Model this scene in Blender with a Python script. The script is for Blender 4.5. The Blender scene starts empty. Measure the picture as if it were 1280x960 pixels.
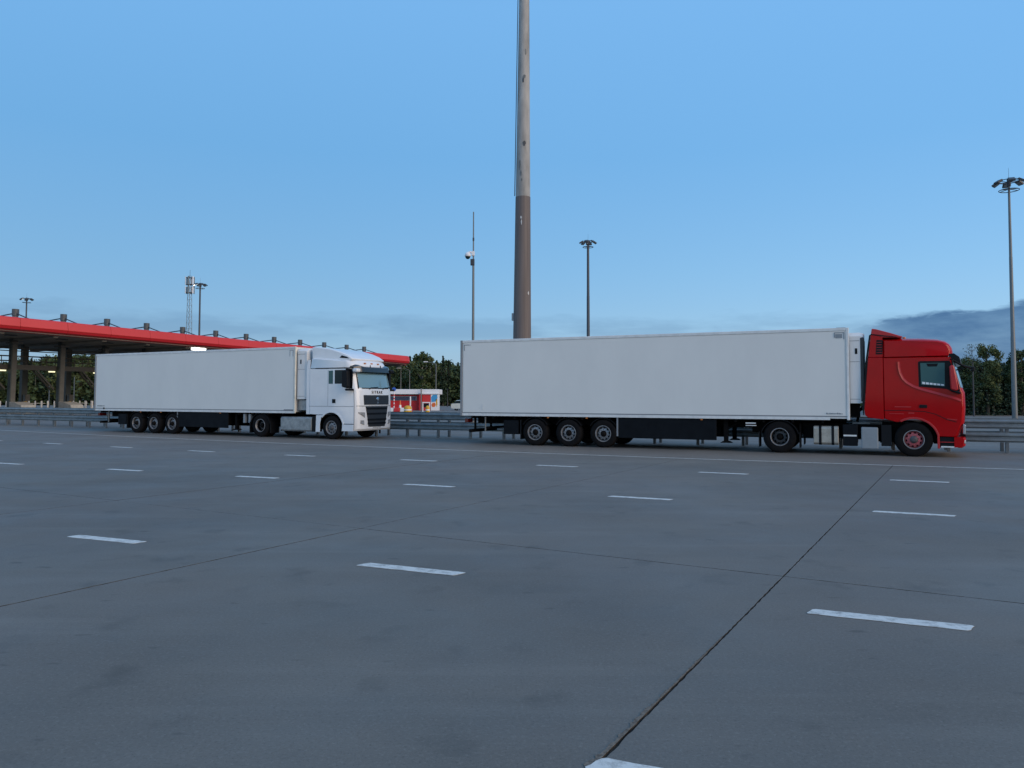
import bpy, bmesh, math, random
import numpy as np
from mathutils import Vector, Matrix

# ------------------------------------------------------------------ camera, sky, light, exposure
sc = bpy.context.scene
C = sc.collection
R = math.radians
CAMH = 1.769
camd = bpy.data.cameras.new('camera'); cam = bpy.data.objects.new('camera', camd); C.objects.link(cam)
camd.sensor_width = 36.0; camd.lens = 958.8 / 1280 * 36.0; camd.shift_y = -0.0184
camd.clip_start = 0.05; camd.clip_end = 6000
cam.matrix_world = Matrix.Translation((0, 0, CAMH)) @ Matrix.Rotation(R(90 + 2.448), 4, 'X') @ Matrix.Rotation(R(0.092), 4, 'Z')
sc.camera = cam

SUN_AZ = Vector((0.80, -0.60)).normalized()      # towards the glow, right of and behind the camera
SUN_EL = 21.0
world = bpy.data.worlds.new('World'); sc.world = world; world.use_nodes = True
wn = world.node_tree; wl = wn.links
bg = wn.nodes['Background']
def wnode(t, **kw):
    n = wn.nodes.new(t)
    for k, v in kw.items(): setattr(n, k, v)
    return n
sky = wnode('ShaderNodeTexSky', sky_type='NISHITA', sun_disc=False)
sky.sun_elevation = R(SUN_EL); sky.sun_rotation = math.atan2(-SUN_AZ.x, SUN_AZ.y) % (2 * math.pi)
sky.air_density = 1.0; sky.dust_density = 0.6; sky.ozone_density = 3.0
tc = wnode('ShaderNodeTexCoord')
sep = wnode('ShaderNodeSeparateXYZ'); wl.new(tc.outputs['Generated'], sep.inputs[0])
def wmath(op, a, b=None, clamp=False):
    n = wnode('ShaderNodeMath', operation=op, use_clamp=clamp)
    for i, v in enumerate((a, b)):
        if v is None: continue
        if isinstance(v, (int, float)): n.inputs[i].default_value = v
        else: wl.new(v, n.inputs[i])
    return n.outputs[0]
ramp = wnode('ShaderNodeValToRGB')                # clear dusk air: pale towards the horizon, blue overhead
wl.new(sep.outputs['Z'], ramp.inputs[0])
cr = ramp.color_ramp
cr.elements[0].position = 0.0; cr.elements[0].color = (2.1, 3.95, 6.2, 1)
cr.elements[1].position = 1.0; cr.elements[1].color = (2.2, 5.3, 10.2, 1)
for pos, col in ((0.05, (2.05, 4.0, 6.5)), (0.16, (1.75, 4.25, 7.2)), (0.30, (1.5, 4.4, 8.1)), (0.46, (2.0, 5.2, 9.5))):
    e = cr.elements.new(pos); e.color = (*col, 1)
mixs = wnode('ShaderNodeMix', data_type='RGBA'); mixs.inputs[0].default_value = 0.62
wl.new(sky.outputs[0], mixs.inputs[6]); wl.new(ramp.outputs[0], mixs.inputs[7])
# low cloud banks near the horizon
mp = wnode('ShaderNodeMapping'); wl.new(tc.outputs['Generated'], mp.inputs[0]); mp.inputs['Scale'].default_value = (5.0, 5.0, 30.0)
mp.inputs['Location'].default_value = (0.35, 0.2, 0.1)
nz = wnode('ShaderNodeTexNoise'); wl.new(mp.outputs[0], nz.inputs['Vector'])
nz.inputs['Scale'].default_value = 1.25; nz.inputs['Detail'].default_value = 7; nz.inputs['Roughness'].default_value = 0.55
az = wmath('ARCTAN2', sep.outputs['X'], sep.outputs['Y'])
bank = wnode('ShaderNodeMapRange', interpolation_type='SMOOTHSTEP')
wl.new(az, bank.inputs[0]); bank.inputs[1].default_value = 0.385; bank.inputs[2].default_value = 0.47; bank.inputs[3].default_value = 0.0; bank.inputs[4].default_value = 1.0
nz2 = wnode('ShaderNodeTexNoise'); mp2 = wnode('ShaderNodeMapping'); wl.new(tc.outputs['Generated'], mp2.inputs[0]); mp2.inputs['Scale'].default_value = (16.0, 16.0, 60.0)
wl.new(mp2.outputs[0], nz2.inputs['Vector']); nz2.inputs['Scale'].default_value = 1.0; nz2.inputs['Detail'].default_value = 8; nz2.inputs['Roughness'].default_value = 0.6
wisp = wmath('ADD', wmath('MULTIPLY', wmath('SUBTRACT', nz.outputs[0], 0.5), 0.04), wmath('MULTIPLY', wmath('SUBTRACT', nz2.outputs[0], 0.5), 0.035))
rise = wmath('MULTIPLY', wmath('SUBTRACT', az, 0.45), 0.105)
top = wmath('ADD', wmath('ADD', wmath('MINIMUM', rise, 0.03), 0.096), wisp)
edge = wmath('MULTIPLY', wmath('MULTIPLY', wmath('SUBTRACT', top, sep.outputs['Z']), 120.0, True), bank.outputs[0])
# thin stratus further round the horizon
low = wmath('MULTIPLY', wmath('SUBTRACT', sep.outputs['Z'], 0.066), 70.0, True)
high = wmath('MULTIPLY', wmath('SUBTRACT', wmath('ADD', wmath('MULTIPLY', wisp, 0.8), 0.104), sep.outputs['Z']), 70.0, True)
body = wnode('ShaderNodeMapRange', interpolation_type='SMOOTHSTEP'); wl.new(nz.outputs[0], body.inputs[0])
body.inputs[1].default_value = 0.30; body.inputs[2].default_value = 0.56
strat = wmath('MULTIPLY', wmath('MULTIPLY', low, high), wmath('MULTIPLY', body.outputs[0], 0.28))
inner = wmath('ADD', 0.52, wmath('MULTIPLY', nz2.outputs[0], 0.70))
dens = wmath('MAXIMUM', wmath('MULTIPLY', edge, inner, True), strat)
mixc = wnode('ShaderNodeMix', data_type='RGBA'); wl.new(dens, mixc.inputs[0])
wl.new(mixs.outputs[2], mixc.inputs[6]); mixc.inputs[7].default_value = (0.62, 1.45, 2.85, 1)
wl.new(mixc.outputs[2], bg.inputs[0]); bg.inputs[1].default_value = 0.12

sund = bpy.data.lights.new('sun', 'SUN'); sun = bpy.data.objects.new('sun', sund); C.objects.link(sun)
sund.energy = 2.45; sund.angle = R(50); sund.color = (1.0, 0.77, 0.54)
sdir = Vector((SUN_AZ.x * math.cos(R(SUN_EL)), SUN_AZ.y * math.cos(R(SUN_EL)), math.sin(R(SUN_EL))))
sun.rotation_euler = sdir.to_track_quat('Z', 'Y').to_euler(); sun.location = sdir * 50

vs = sc.view_settings
vs.view_transform = 'Standard'; vs.look = 'None'; vs.gamma = 1.0; vs.use_curve_mapping = False; vs.exposure = 0.0
sc.render.engine = 'CYCLES'

# ------------------------------------------------------------------ materials
MATS = {}
def mat(name, col, rough=0.6, metal=0.0, spec=0.5, noise=0.0, nscale=8.0, bump=0.0, bscale=60.0, emit=None, estr=0.0, coat=0.0, col2=None, stretch=None, coord='Object'):
    if name in MATS: return MATS[name]
    m = bpy.data.materials.new(name); m.use_nodes = True; nt = m.node_tree; b = nt.nodes['Principled BSDF']
    b.inputs['Base Color'].default_value = (*col, 1); b.inputs['Roughness'].default_value = rough
    b.inputs['Metallic'].default_value = metal; b.inputs['Specular IOR Level'].default_value = spec
    b.inputs['Coat Weight'].default_value = coat; b.inputs['Coat Roughness'].default_value = 0.06
    if noise > 0 or bump > 0:
        t = nt.nodes.new('ShaderNodeTexCoord'); src = t.outputs[coord]
        if stretch:
            mpn = nt.nodes.new('ShaderNodeMapping'); nt.links.new(src, mpn.inputs[0]); mpn.inputs['Scale'].default_value = stretch; src = mpn.outputs[0]
    if noise > 0:
        n = nt.nodes.new('ShaderNodeTexNoise'); nt.links.new(src, n.inputs['Vector']); n.inputs['Scale'].default_value = nscale
        n.inputs['Detail'].default_value = 6; n.inputs['Roughness'].default_value = 0.62
        mr = nt.nodes.new('ShaderNodeMapRange'); nt.links.new(n.outputs[0], mr.inputs[0]); mr.inputs[1].default_value = 0.36; mr.inputs[2].default_value = 0.68
        mx = nt.nodes.new('ShaderNodeMix'); mx.data_type = 'RGBA'; nt.links.new(mr.outputs[0], mx.inputs[0])
        c2 = col2 or tuple(max(0, c * (1 - noise)) for c in col)
        mx.inputs[6].default_value = (*col, 1); mx.inputs[7].default_value = (*c2, 1)
        nt.links.new(mx.outputs[2], b.inputs['Base Color'])
        ma = nt.nodes.new('ShaderNodeMath'); ma.operation = 'MULTIPLY_ADD'; nt.links.new(mr.outputs[0], ma.inputs[0]); ma.inputs[1].default_value = 0.15; ma.inputs[2].default_value = rough
        nt.links.new(ma.outputs[0], b.inputs['Roughness'])
    if bump > 0:
        n = nt.nodes.new('ShaderNodeTexNoise'); nt.links.new(src, n.inputs['Vector']); n.inputs['Scale'].default_value = bscale; n.inputs['Detail'].default_value = 4
        bp = nt.nodes.new('ShaderNodeBump'); bp.inputs['Strength'].default_value = bump; bp.inputs['Distance'].default_value = 0.01
        nt.links.new(n.outputs[0], bp.inputs['Height']); nt.links.new(bp.outputs[0], b.inputs['Normal'])
    if emit:
        b.inputs['Emission Color'].default_value = (*emit, 1); b.inputs['Emission Strength'].default_value = estr
    MATS[name] = m; return m

def paving(name, base, dark, light, tint):
    """weathered road surface: fine aggregate, broad patches, long drag marks, spots"""
    m = bpy.data.materials.new(name); m.use_nodes = True; nt = m.node_tree; L = nt.links; b = nt.nodes['Principled BSDF']
    g = nt.nodes.new('ShaderNodeNewGeometry'); P = g.outputs['Position']
    def noise(scale, detail, stretch=None, rot=0.0, rough=0.6):
        mpn = nt.nodes.new('ShaderNodeMapping'); L.new(P, mpn.inputs[0])
        mpn.inputs['Scale'].default_value = stretch or (1, 1, 1); mpn.inputs['Rotation'].default_value = (0, 0, rot)
        n = nt.nodes.new('ShaderNodeTexNoise'); L.new(mpn.outputs[0], n.inputs['Vector']); n.inputs['Scale'].default_value = scale
        n.inputs['Detail'].default_value = detail; n.inputs['Roughness'].default_value = rough
        return n.outputs[0]
    def rng(v, a, c, lo=0.0, hi=1.0):
        r = nt.nodes.new('ShaderNodeMapRange'); L.new(v, r.inputs[0])
        r.inputs[1].default_value = a; r.inputs[2].default_value = c; r.inputs[3].default_value = lo; r.inputs[4].default_value = hi
        return r.outputs[0]
    def mix(f, a, c):
        x = nt.nodes.new('ShaderNodeMix'); x.data_type = 'RGBA'; L.new(f, x.inputs[0])
        for i, v in ((6, a), (7, c)):
            if isinstance(v, tuple): x.inputs[i].default_value = (*v, 1)
            else: L.new(v, x.inputs[i])
        return x.outputs[2]
    col = mix(rng(noise(0.22, 5), 0.38, 0.62), base, dark)
    col = mix(rng(noise(0.09, 3), 0.42, 0.68, 0, 0.55), col, tint)
    # wheel tracks and drag streaks running along the lanes
    col = mix(rng(noise(0.9, 5, (0.07, 1.0, 1.0), R(24.5)), 0.50, 0.72, 0, 0.42), col, dark)
    col = mix(rng(noise(1.3, 4, (0.10, 1.2, 1.0), R(23.0)), 0.56, 0.74, 0, 0.30), col, light)
    # aggregate
    col = mix(rng(noise(38, 3, None, 0, 0.75), 0.52, 0.74, 0, 0.55), col, light)
    col = mix(rng(noise(55, 2, None, 0, 0.7), 0.55, 0.72, 0, 0.5), col, tuple(c * 0.5 for c in dark))
    # oil and rubber spots
    col = mix(rng(noise(0.55, 5, (0.45, 1.0, 1.0), R(24.0)), 0.60, 0.74, 0, 0.40), col, tuple(c * 0.75 for c in dark))
    col = mix(rng(noise(1.7, 4, None, 0, 0.5), 0.60, 0.74, 0, 0.5), col, tuple(c * 0.62 for c in dark))
    col = mix(rng(noise(7.0, 2, (0.5, 1.0, 1.0), R(24.0), 0.4), 0.70, 0.77, 0, 0.45), col, tuple(c * 0.45 for c in dark))
    L.new(col, b.inputs['Base Color'])
    L.new(rng(noise(0.5, 5), 0.35, 0.7, 0.62, 0.85), b.inputs['Roughness']); b.inputs['Specular IOR Level'].default_value = 0.4
    bp = nt.nodes.new('ShaderNodeBump'); bp.inputs['Strength'].default_value = 0.35; bp.inputs['Distance'].default_value = 0.006
    L.new(noise(70, 4, None, 0, 0.7), bp.inputs['Height']); L.new(bp.outputs[0], b.inputs['Normal'])
    return m

M_SLAB = paving('concrete_paving', (0.158, 0.141, 0.119), (0.114, 0.104, 0.090), (0.225, 0.207, 0.180), (0.166, 0.138, 0.122))
M_ASPH = paving('asphalt', (0.165, 0.146, 0.124), (0.135, 0.119, 0.103), (0.23, 0.21, 0.18), (0.17, 0.144, 0.126))
M_GRASS = mat('verge', (0.045, 0.06, 0.025), 0.9, noise=0.5, nscale=0.4, coord='Object')
M_JOINT = mat('joint_bed', (0.028, 0.026, 0.024), 0.95, spec=0.1, noise=0.5, nscale=9, col2=(0.085, 0.075, 0.063))
M_CRUMB = mat('joint_mortar', (0.20, 0.172, 0.142), 0.95, spec=0.1, noise=0.5, nscale=45, col2=(0.085, 0.072, 0.06))
def paint_mat(name, col, worn, amount):
    m = bpy.data.materials.new(name); m.use_nodes = True; nt = m.node_tree; b = nt.nodes['Principled BSDF']; L = nt.links
    g = nt.nodes.new('ShaderNodeNewGeometry')
    n = nt.nodes.new('ShaderNodeTexNoise'); L.new(g.outputs['Position'], n.inputs['Vector']); n.inputs['Scale'].default_value = 9; n.inputs['Detail'].default_value = 8; n.inputs['Roughness'].default_value = 0.72
    mr = nt.nodes.new('ShaderNodeMapRange'); L.new(n.outputs[0], mr.inputs[0]); mr.inputs[1].default_value = 0.48; mr.inputs[2].default_value = 0.68; mr.inputs[4].default_value = amount
    x = nt.nodes.new('ShaderNodeMix'); x.data_type = 'RGBA'; L.new(mr.outputs[0], x.inputs[0]); x.inputs[6].default_value = (*col, 1); x.inputs[7].default_value = (*worn, 1)
    L.new(x.outputs[2], b.inputs['Base Color']); b.inputs['Roughness'].default_value = 0.7
    return m
M_PAINT = paint_mat('road_paint', (0.60, 0.59, 0.55), (0.22, 0.21, 0.19), 0.9)
M_PAINT2 = paint_mat('worn_road_paint', (0.44, 0.43, 0.40), (0.18, 0.17, 0.155), 0.9)

M_WPANEL = mat('white_trailer_panel', (0.725, 0.71, 0.67), 0.38, noise=0.045, nscale=0.9, stretch=(1, 1, 0.5))
M_WRAIL = mat('pale_alloy_rail', (0.72, 0.72, 0.70), 0.35, noise=0.15, nscale=5)
M_WPOST = mat('warm_lit_corner_post', (0.76, 0.72, 0.62), 0.45, noise=0.25, nscale=3)  # warm light on the white lorry's front post, put into its colour
M_SEAL = mat('grey_seal', (0.22, 0.23, 0.24), 0.5)
M_REEF = mat('reefer_white', (0.68, 0.68, 0.67), 0.4, noise=0.06, nscale=2)
M_RED = mat('red_cab_paint', (0.40, 0.0012, 0.003), 0.30, coat=0.32, spec=0.08, noise=0.12, nscale=1.5)
M_REDL = mat('red_trim_and_lit_swage', (0.45, 0.016, 0.018), 0.34, noise=0.1, nscale=4)
M_WHT = mat('white_cab_paint', (0.74, 0.75, 0.76), 0.3, coat=0.6, noise=0.06, nscale=2)
M_BLK = mat('black_plastic', (0.005, 0.006, 0.008), 0.55, spec=0.2)
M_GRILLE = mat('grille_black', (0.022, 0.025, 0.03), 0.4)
M_CHAS = mat('chassis_black', (0.004, 0.004, 0.005), 0.75, spec=0.1, noise=0.4, nscale=6, col2=(0.009, 0.008, 0.007))
M_SKIRT = mat('side_skirt_dark', (0.004, 0.006, 0.009), 0.6, spec=0.15, noise=0.3, nscale=2)
M_TYRE = mat('tyre_rubber', (0.006, 0.006, 0.007), 0.85, spec=0.12, noise=0.4, nscale=9, col2=(0.012, 0.011, 0.011))
M_STEEL = mat('wheel_steel', (0.31, 0.31, 0.32), 0.42, metal=0.5, noise=0.35, nscale=9)
M_DSTEEL = mat('dirty_wheel_steel', (0.10, 0.10, 0.105), 0.55, metal=0.3, noise=0.4, nscale=8)
M_REDW = mat('red_wheel_paint', (0.46, 0.10, 0.11), 0.5, noise=0.25, nscale=8)
M_TANK = mat('alloy_tank', (0.45, 0.42, 0.36), 0.42, metal=0.45, noise=0.3, nscale=7)
M_TANKG = mat('dusty_alloy_tank', (0.33, 0.36, 0.37), 0.45, metal=0.4, noise=0.35, nscale=6)
M_GBOX = mat('grey_box', (0.25, 0.28, 0.30), 0.5, noise=0.12, nscale=4)
M_GLASS = mat('cab_glass', (0.055, 0.125, 0.125), 0.15, spec=0.10)
M_WSCR = mat('windscreen_glass', (0.15, 0.25, 0.28), 0.05, spec=0.8, coat=1.0)
M_DGLASS = mat('dark_glass', (0.010, 0.028, 0.034), 0.15, spec=0.12)
M_LENS = mat('headlight_lens', (0.42, 0.44, 0.46), 0.08, spec=0.9, coat=1.0, metal=0.3)
M_CHROME = mat('chrome', (0.75, 0.76, 0.78), 0.15, metal=1.0)
M_AMBER = mat('amber_marker', (0.55, 0.16, 0.02), 0.3)
M_REDREF = mat('red_reflector', (0.10, 0.008, 0.008), 0.25)
M_VISOR = mat('smoked_visor', (0.016, 0.021, 0.026), 0.25, coat=0.25)
M_VISORG = mat('pale_visor', (0.32, 0.36, 0.38), 0.2, coat=0.5)
M_GALV = mat('galvanised_steel', (0.22, 0.25, 0.26), 0.48, metal=0.35, noise=0.3, nscale=3, bump=0.05, bscale=30)
M_GALVP = mat('galvanised_post', (0.17, 0.185, 0.19), 0.55, metal=0.3, noise=0.3, nscale=5)
M_POLE = mat('weathered_mast_grey', (0.40, 0.39, 0.37), 0.65, noise=0.45, nscale=1.6, stretch=(1, 1, 0.25), bump=0.08, bscale=20)
M_POLEB = mat('brown_mast_paint', (0.15, 0.122, 0.112), 0.6, noise=0.25, nscale=2.0, stretch=(6, 6, 0.12))
M_CHIP = mat('paint_chip', (0.55, 0.55, 0.54), 0.6)
M_DPOLE = mat('dark_pole_steel', (0.045, 0.05, 0.06), 0.5, metal=0.2)
M_GPOLE = mat('light_pole_steel', (0.14, 0.15, 0.15), 0.5, metal=0.2)
M_LAMPB = mat('floodlight_body', (0.05, 0.055, 0.06), 0.5)
M_LIT = mat('lit_lamp', (0.9, 0.9, 0.9), 0.4, emit=(1.0, 0.97, 0.9), estr=5.0)
M_LITY = mat('lit_tube', (0.9, 0.9, 0.7), 0.4, emit=(1.0, 0.93, 0.55), estr=1.1)
M_CRED = mat('canopy_red', (0.56, 0.030, 0.030), 0.42, noise=0.08, nscale=0.25)
M_CREDD = mat('canopy_lip_red', (0.40, 0.008, 0.014), 0.45)
M_SOFF = mat('canopy_soffit', (0.21, 0.195, 0.165), 0.7, noise=0.25, nscale=0.5)
M_ROOF = mat('canopy_roof', (0.25, 0.25, 0.25), 0.7)
M_COL = mat('canopy_column', (0.10, 0.098, 0.088), 0.6, noise=0.25, nscale=1.0)
M_COLD = mat('dark_column', (0.035, 0.045, 0.045), 0.6)
M_DRUM = mat('stay_post_grey', (0.09, 0.095, 0.10), 0.5, metal=0.2, noise=0.3, nscale=3)
M_GANT = mat('gantry_paint', (0.040, 0.038, 0.032), 0.6)
M_CONC = mat('pale_concrete', (0.38, 0.37, 0.34), 0.8, noise=0.25, nscale=3)
M_BRED = mat('booth_red', (0.50, 0.010, 0.012), 0.5, noise=0.08, nscale=1)
M_BWHT = mat('booth_white', (0.74, 0.74, 0.76), 0.5, noise=0.06, nscale=1)
M_BGLS = mat('booth_glass', (0.03, 0.04, 0.09), 0.1, coat=0.5)
M_YEL = mat('yellow_plastic', (0.62, 0.34, 0.02), 0.5, noise=0.15, nscale=4)
M_ORG = mat('orange_plastic', (0.62, 0.13, 0.03), 0.5)
M_BLUE = mat('sign_blue', (0.03, 0.10, 0.42), 0.45)
M_SKYB = mat('mural_blue', (0.05, 0.28, 0.55), 0.5)
M_WSIGN = mat('sign_white', (0.75, 0.75, 0.75), 0.45)
M_PLATE = mat('plate', (0.6, 0.6, 0.58), 0.5, noise=0.5, nscale=18)
M_CARW = mat('cream_car_paint', (0.70, 0.68, 0.58), 0.3, coat=0.6)
M_BARK = mat('bark', (0.055, 0.045, 0.035), 0.9)
M_BIRCH = mat('birch_bark', (0.30, 0.30, 0.27), 0.8, noise=0.6, nscale=4)
def leaf_mat(name, a, b_):
    m = bpy.data.materials.new(name); m.use_nodes = True; nt = m.node_tree; b = nt.nodes['Principled BSDF']; L = nt.links
    g = nt.nodes.new('ShaderNodeNewGeometry'); n = nt.nodes.new('ShaderNodeTexNoise'); L.new(g.outputs['Position'], n.inputs['Vector'])
    n.inputs['Scale'].default_value = 0.32; n.inputs['Detail'].default_value = 5
    mr = nt.nodes.new('ShaderNodeMapRange'); L.new(n.outputs[0], mr.inputs[0]); mr.inputs[1].default_value = 0.35; mr.inputs[2].default_value = 0.65
    x = nt.nodes.new('ShaderNodeMix'); x.data_type = 'RGBA'; L.new(mr.outputs[0], x.inputs[0]); x.inputs[6].default_value = (*a, 1); x.inputs[7].default_value = (*b_, 1)
    L.new(x.outputs[2], b.inputs['Base Color']); b.inputs['Roughness'].default_value = 0.75; b.inputs['Specular IOR Level'].default_value = 0.25
    return m
M_LEAF = leaf_mat('leaf_green', (0.060, 0.085, 0.030), (0.040, 0.062, 0.024))
M_LEAFY = leaf_mat('leaf_spring', (0.105, 0.125, 0.045), (0.065, 0.085, 0.034))
M_NEED = leaf_mat('needle_dark', (0.022, 0.040, 0.024), (0.030, 0.050, 0.026))

# ------------------------------------------------------------------ mesh helpers
class MB:
    def __init__(s): s.v = []; s.f = []; s.mi = []; s.cur = 0
    def add(s, vs_, fs):
        o = len(s.v); s.v.extend([tuple(p) for p in vs_])
        for f in fs: s.f.append(tuple(i + o for i in f)); s.mi.append(s.cur)
        return s
    def box(s, x0, x1, y0, y1, z0, z1):
        return s.add([(x0, y0, z0), (x1, y0, z0), (x1, y1, z0), (x0, y1, z0), (x0, y0, z1), (x1, y0, z1), (x1, y1, z1), (x0, y1, z1)],
                     [(0, 3, 2, 1), (4, 5, 6, 7), (0, 1, 5, 4), (1, 2, 6, 5), (2, 3, 7, 6), (3, 0, 4, 7)])
    def prism_y(s, poly, y0, y1):            # poly (x,z) extruded along y
        n = len(poly)
        return s.add([(x, y0, z) for x, z in poly] + [(x, y1, z) for x, z in poly],
                     [tuple(range(n - 1, -1, -1)), tuple(range(n, 2 * n))] + [(i, (i + 1) % n, n + (i + 1) % n, n + i) for i in range(n)])
    def slab(s, poly, z0, z1):
        n = len(poly); s.cur = 0
        s.add([(x, y, z1) for x, y in poly], [tuple(range(n))]); s.cur = 1
        s.add([(x, y, z0) for x, y in poly] + [(x, y, z1) for x, y in poly], [(i, (i + 1) % n, n + (i + 1) % n, n + i) for i in range(n)])
        return s
    def prism_z(s, poly, z0, z1):
        n = len(poly)
        return s.add([(x, y, z0) for x, y in poly] + [(x, y, z1) for x, y in poly],
                     [tuple(range(n - 1, -1, -1)), tuple(range(n, 2 * n))] + [(i, (i + 1) % n, n + (i + 1) % n, n + i) for i in range(n)])
    def prism_x(s, poly, x0, x1):            # poly (y,z) extruded along x
        n = len(poly)
        return s.add([(x0, y, z) for y, z in poly] + [(x1, y, z) for y, z in poly],
                     [tuple(range(n - 1, -1, -1)), tuple(range(n, 2 * n))] + [(i, (i + 1) % n, n + (i + 1) % n, n + i) for i in range(n)])
    def tube(s, a, b, r0, r1=None, n=8, cap=True):
        a = Vector(a); b = Vector(b); r1 = r0 if r1 is None else r1
        d = (b - a).normalized(); u = d.orthogonal().normalized(); w = d.cross(u)
        vs_ = []
        for P, r in ((a, r0), (b, r1)):
            for i in range(n):
                t = 2 * math.pi * i / n; vs_.append(P + u * (r * math.cos(t)) + w * (r * math.sin(t)))
        fs = [(i, (i + 1) % n, n + (i + 1) % n, n + i) for i in range(n)]
        if cap: fs += [tuple(range(n - 1, -1, -1)), tuple(range(n, 2 * n))]
        return s.add(vs_, fs)
    def path(s, pts, r, n=6):
        for a, b in zip(pts[:-1], pts[1:]): s.tube(a, b, r, r, n)
        return s
    def lathe(s, prof, n=32, axis='y', c=(0, 0, 0), close=False):   # prof: (r, h)
        vs_ = []; k = len(prof)
        for i in range(n):
            t = 2 * math.pi * i / n; ca, sa = math.cos(t), math.sin(t)
            for r, h in prof:
                if axis == 'y': p = (r * ca, h, r * sa)
                elif axis == 'x': p = (h, r * ca, r * sa)
                else: p = (r * ca, r * sa, h)
                vs_.append((p[0] + c[0], p[1] + c[1], p[2] + c[2]))
        fs = []
        for i in range(n):
            j = (i + 1) % n
            for q in range(k - 1 + (1 if close else 0)):
                q2 = (q + 1) % k
                fs.append((i * k + q, j * k + q, j * k + q2, i * k + q2))
        return s.add(vs_, fs)
    def build(s, name, m, parent=None, smooth=None, bevel=0.0, fix=True, thing=None):
        me = bpy.data.meshes.new(name); me.from_pydata(s.v, [], s.f)
        ms = m if isinstance(m, (list, tuple)) else [m]
        for x in ms: me.materials.append(x)
        if len(ms) > 1: me.polygons.foreach_set('material_index', s.mi)
        if fix:
            bm = bmesh.new(); bm.from_mesh(me); bmesh.ops.remove_doubles(bm, verts=bm.verts, dist=1e-5)
            bmesh.ops.recalc_face_normals(bm, faces=bm.faces); bm.to_mesh(me); bm.free()
        o = bpy.data.objects.new(name, me); C.objects.link(o)
        if parent: o.parent = parent
        if smooth is not None:
            me.polygons.foreach_set('use_smooth', [True] * len(me.polygons))
            me.set_sharp_from_angle(angle=R(smooth))
        if bevel > 0:
            b = o.modifiers.new('bevel', 'BEVEL'); b.width = bevel; b.segments = 2; b.limit_method = 'ANGLE'; b.angle_limit = R(40)
        return o
def tag(o, label=None, cat=None, group=None, kind=None):
    if label: o['label'] = label
    if cat: o['category'] = cat
    if group: o['group'] = group
    if kind: o['kind'] = kind
    return o
def empty(name, loc=(0, 0, 0), rz=0.0):
    o = bpy.data.objects.new(name, None); C.objects.link(o); o.location = loc; o.rotation_euler = (0, 0, rz); o.empty_display_size = 0.3
    return o
def share(o, name, parent=None, loc=None, rz=None):
    c = o.copy(); c.name = name; C.objects.link(c)
    if parent is not None: c.parent = parent
    if loc is not None: c.location = loc
    if rz is not None: c.rotation_euler = (0, 0, rz)
    return c

# ------------------------------------------------------------------ ground, carriageway, slabs, markings
g = MB().add([(-2500, -600, -0.06), (2500, -600, -0.06), (2500, 4000, -0.06), (-2500, 4000, -0.06)], [(0, 1, 2, 3)]).build('ground', M_GRASS)
tag(g, kind='structure')

EDGE = [(-60.0, 62.6), (-45.0, 53.4), (-33.5, 45.6), (-24.6, 39.42), (-17.2, 34.75), (-13.22, 32.4), (-8.3, 29.55), (-3.66, 27.08), (0.0, 25.21), (5.0, 22.78), (10.2, 20.45), (13.0, 19.3), (20.0, 16.6), (34.0, 11.4)]
AX = Vector((0.864, -0.503)).normalized(); AY = Vector((0.503, 0.864)).normalized()    # along lanes, across lanes
def to_nm(p): return (p[0] * AX.x + p[1] * AX.y, p[0] * AY.x + p[1] * AY.y)
def from_nm(n, m): return (AX.x * n + AY.x * m, AX.y * n + AY.y * m)
EDGE_NM = [to_nm(p) for p in EDGE]
def edge_m(n):
    for (a, b), (c_, d) in zip(EDGE_NM[:-1], EDGE_NM[1:]):
        if a <= n <= c_: return b + (d - b) * (n - a) / (c_ - a)
    return EDGE_NM[0][1] if n < EDGE_NM[0][0] else EDGE_NM[-1][1]

road = MB().add([(-120, -40, -0.012), (90, -40, -0.012), (90, 40, -0.012), (-120, 90, -0.012)], [(0, 1, 2, 3)]).build('road', M_JOINT)
tag(road, kind='structure')
rnd = random.Random(5)
JT = [-1.545 - 5.5 * k for k in range(-4, 13)][::-1]
JL = 8.03
def wob(): return rnd.uniform(-0.004, 0.004)
for ci in range(len(JT) - 1):
    n0, n1 = JT[ci] + 0.007, JT[ci + 1] - 0.007
    for row in range(2):
        def bot(n): return -14.0 if row == 0 else JL + 0.004
        def topm(n): return JL - 0.004 if row == 0 else edge_m(n) - 0.012
        step = 0.05 if (ci >= len(JT) - 9) else 1.5
        pts = []
        k = max(2, int((n1 - n0) / step))
        for i in range(k): n = n0 + (n1 - n0) * i / k; pts.append((n, bot(n) + wob()))
        m0, m1 = bot(n1), topm(n1); k2 = max(2, int((m1 - m0) / step))
        for i in range(k2):
            mm = m0 + (m1 - m0) * i / k2
            spall = 0.0
            if abs(n1 + 0.007 + 1.545) < 0.01 and mm < 5.4: spall = -(min(5.4 - mm, 2.0) / 2.0) * rnd.uniform(0.0, 0.010)
            pts.append((n1 + wob() + spall, mm))
        for i in range(k): n = n1 + (n0 - n1) * i / k; pts.append((n, topm(n) + wob()))
        m0, m1 = topm(n0), bot(n0)
        for i in range(k2): pts.append((n0 + wob(), m0 + (m1 - m0) * i / k2))
        P = [from_nm(*q) for q in pts]
        dz = rnd.uniform(-0.0015, 0.0015)
        MB().slab(P, -0.026, dz).build('slab', [M_SLAB, M_JOINT], road)
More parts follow.
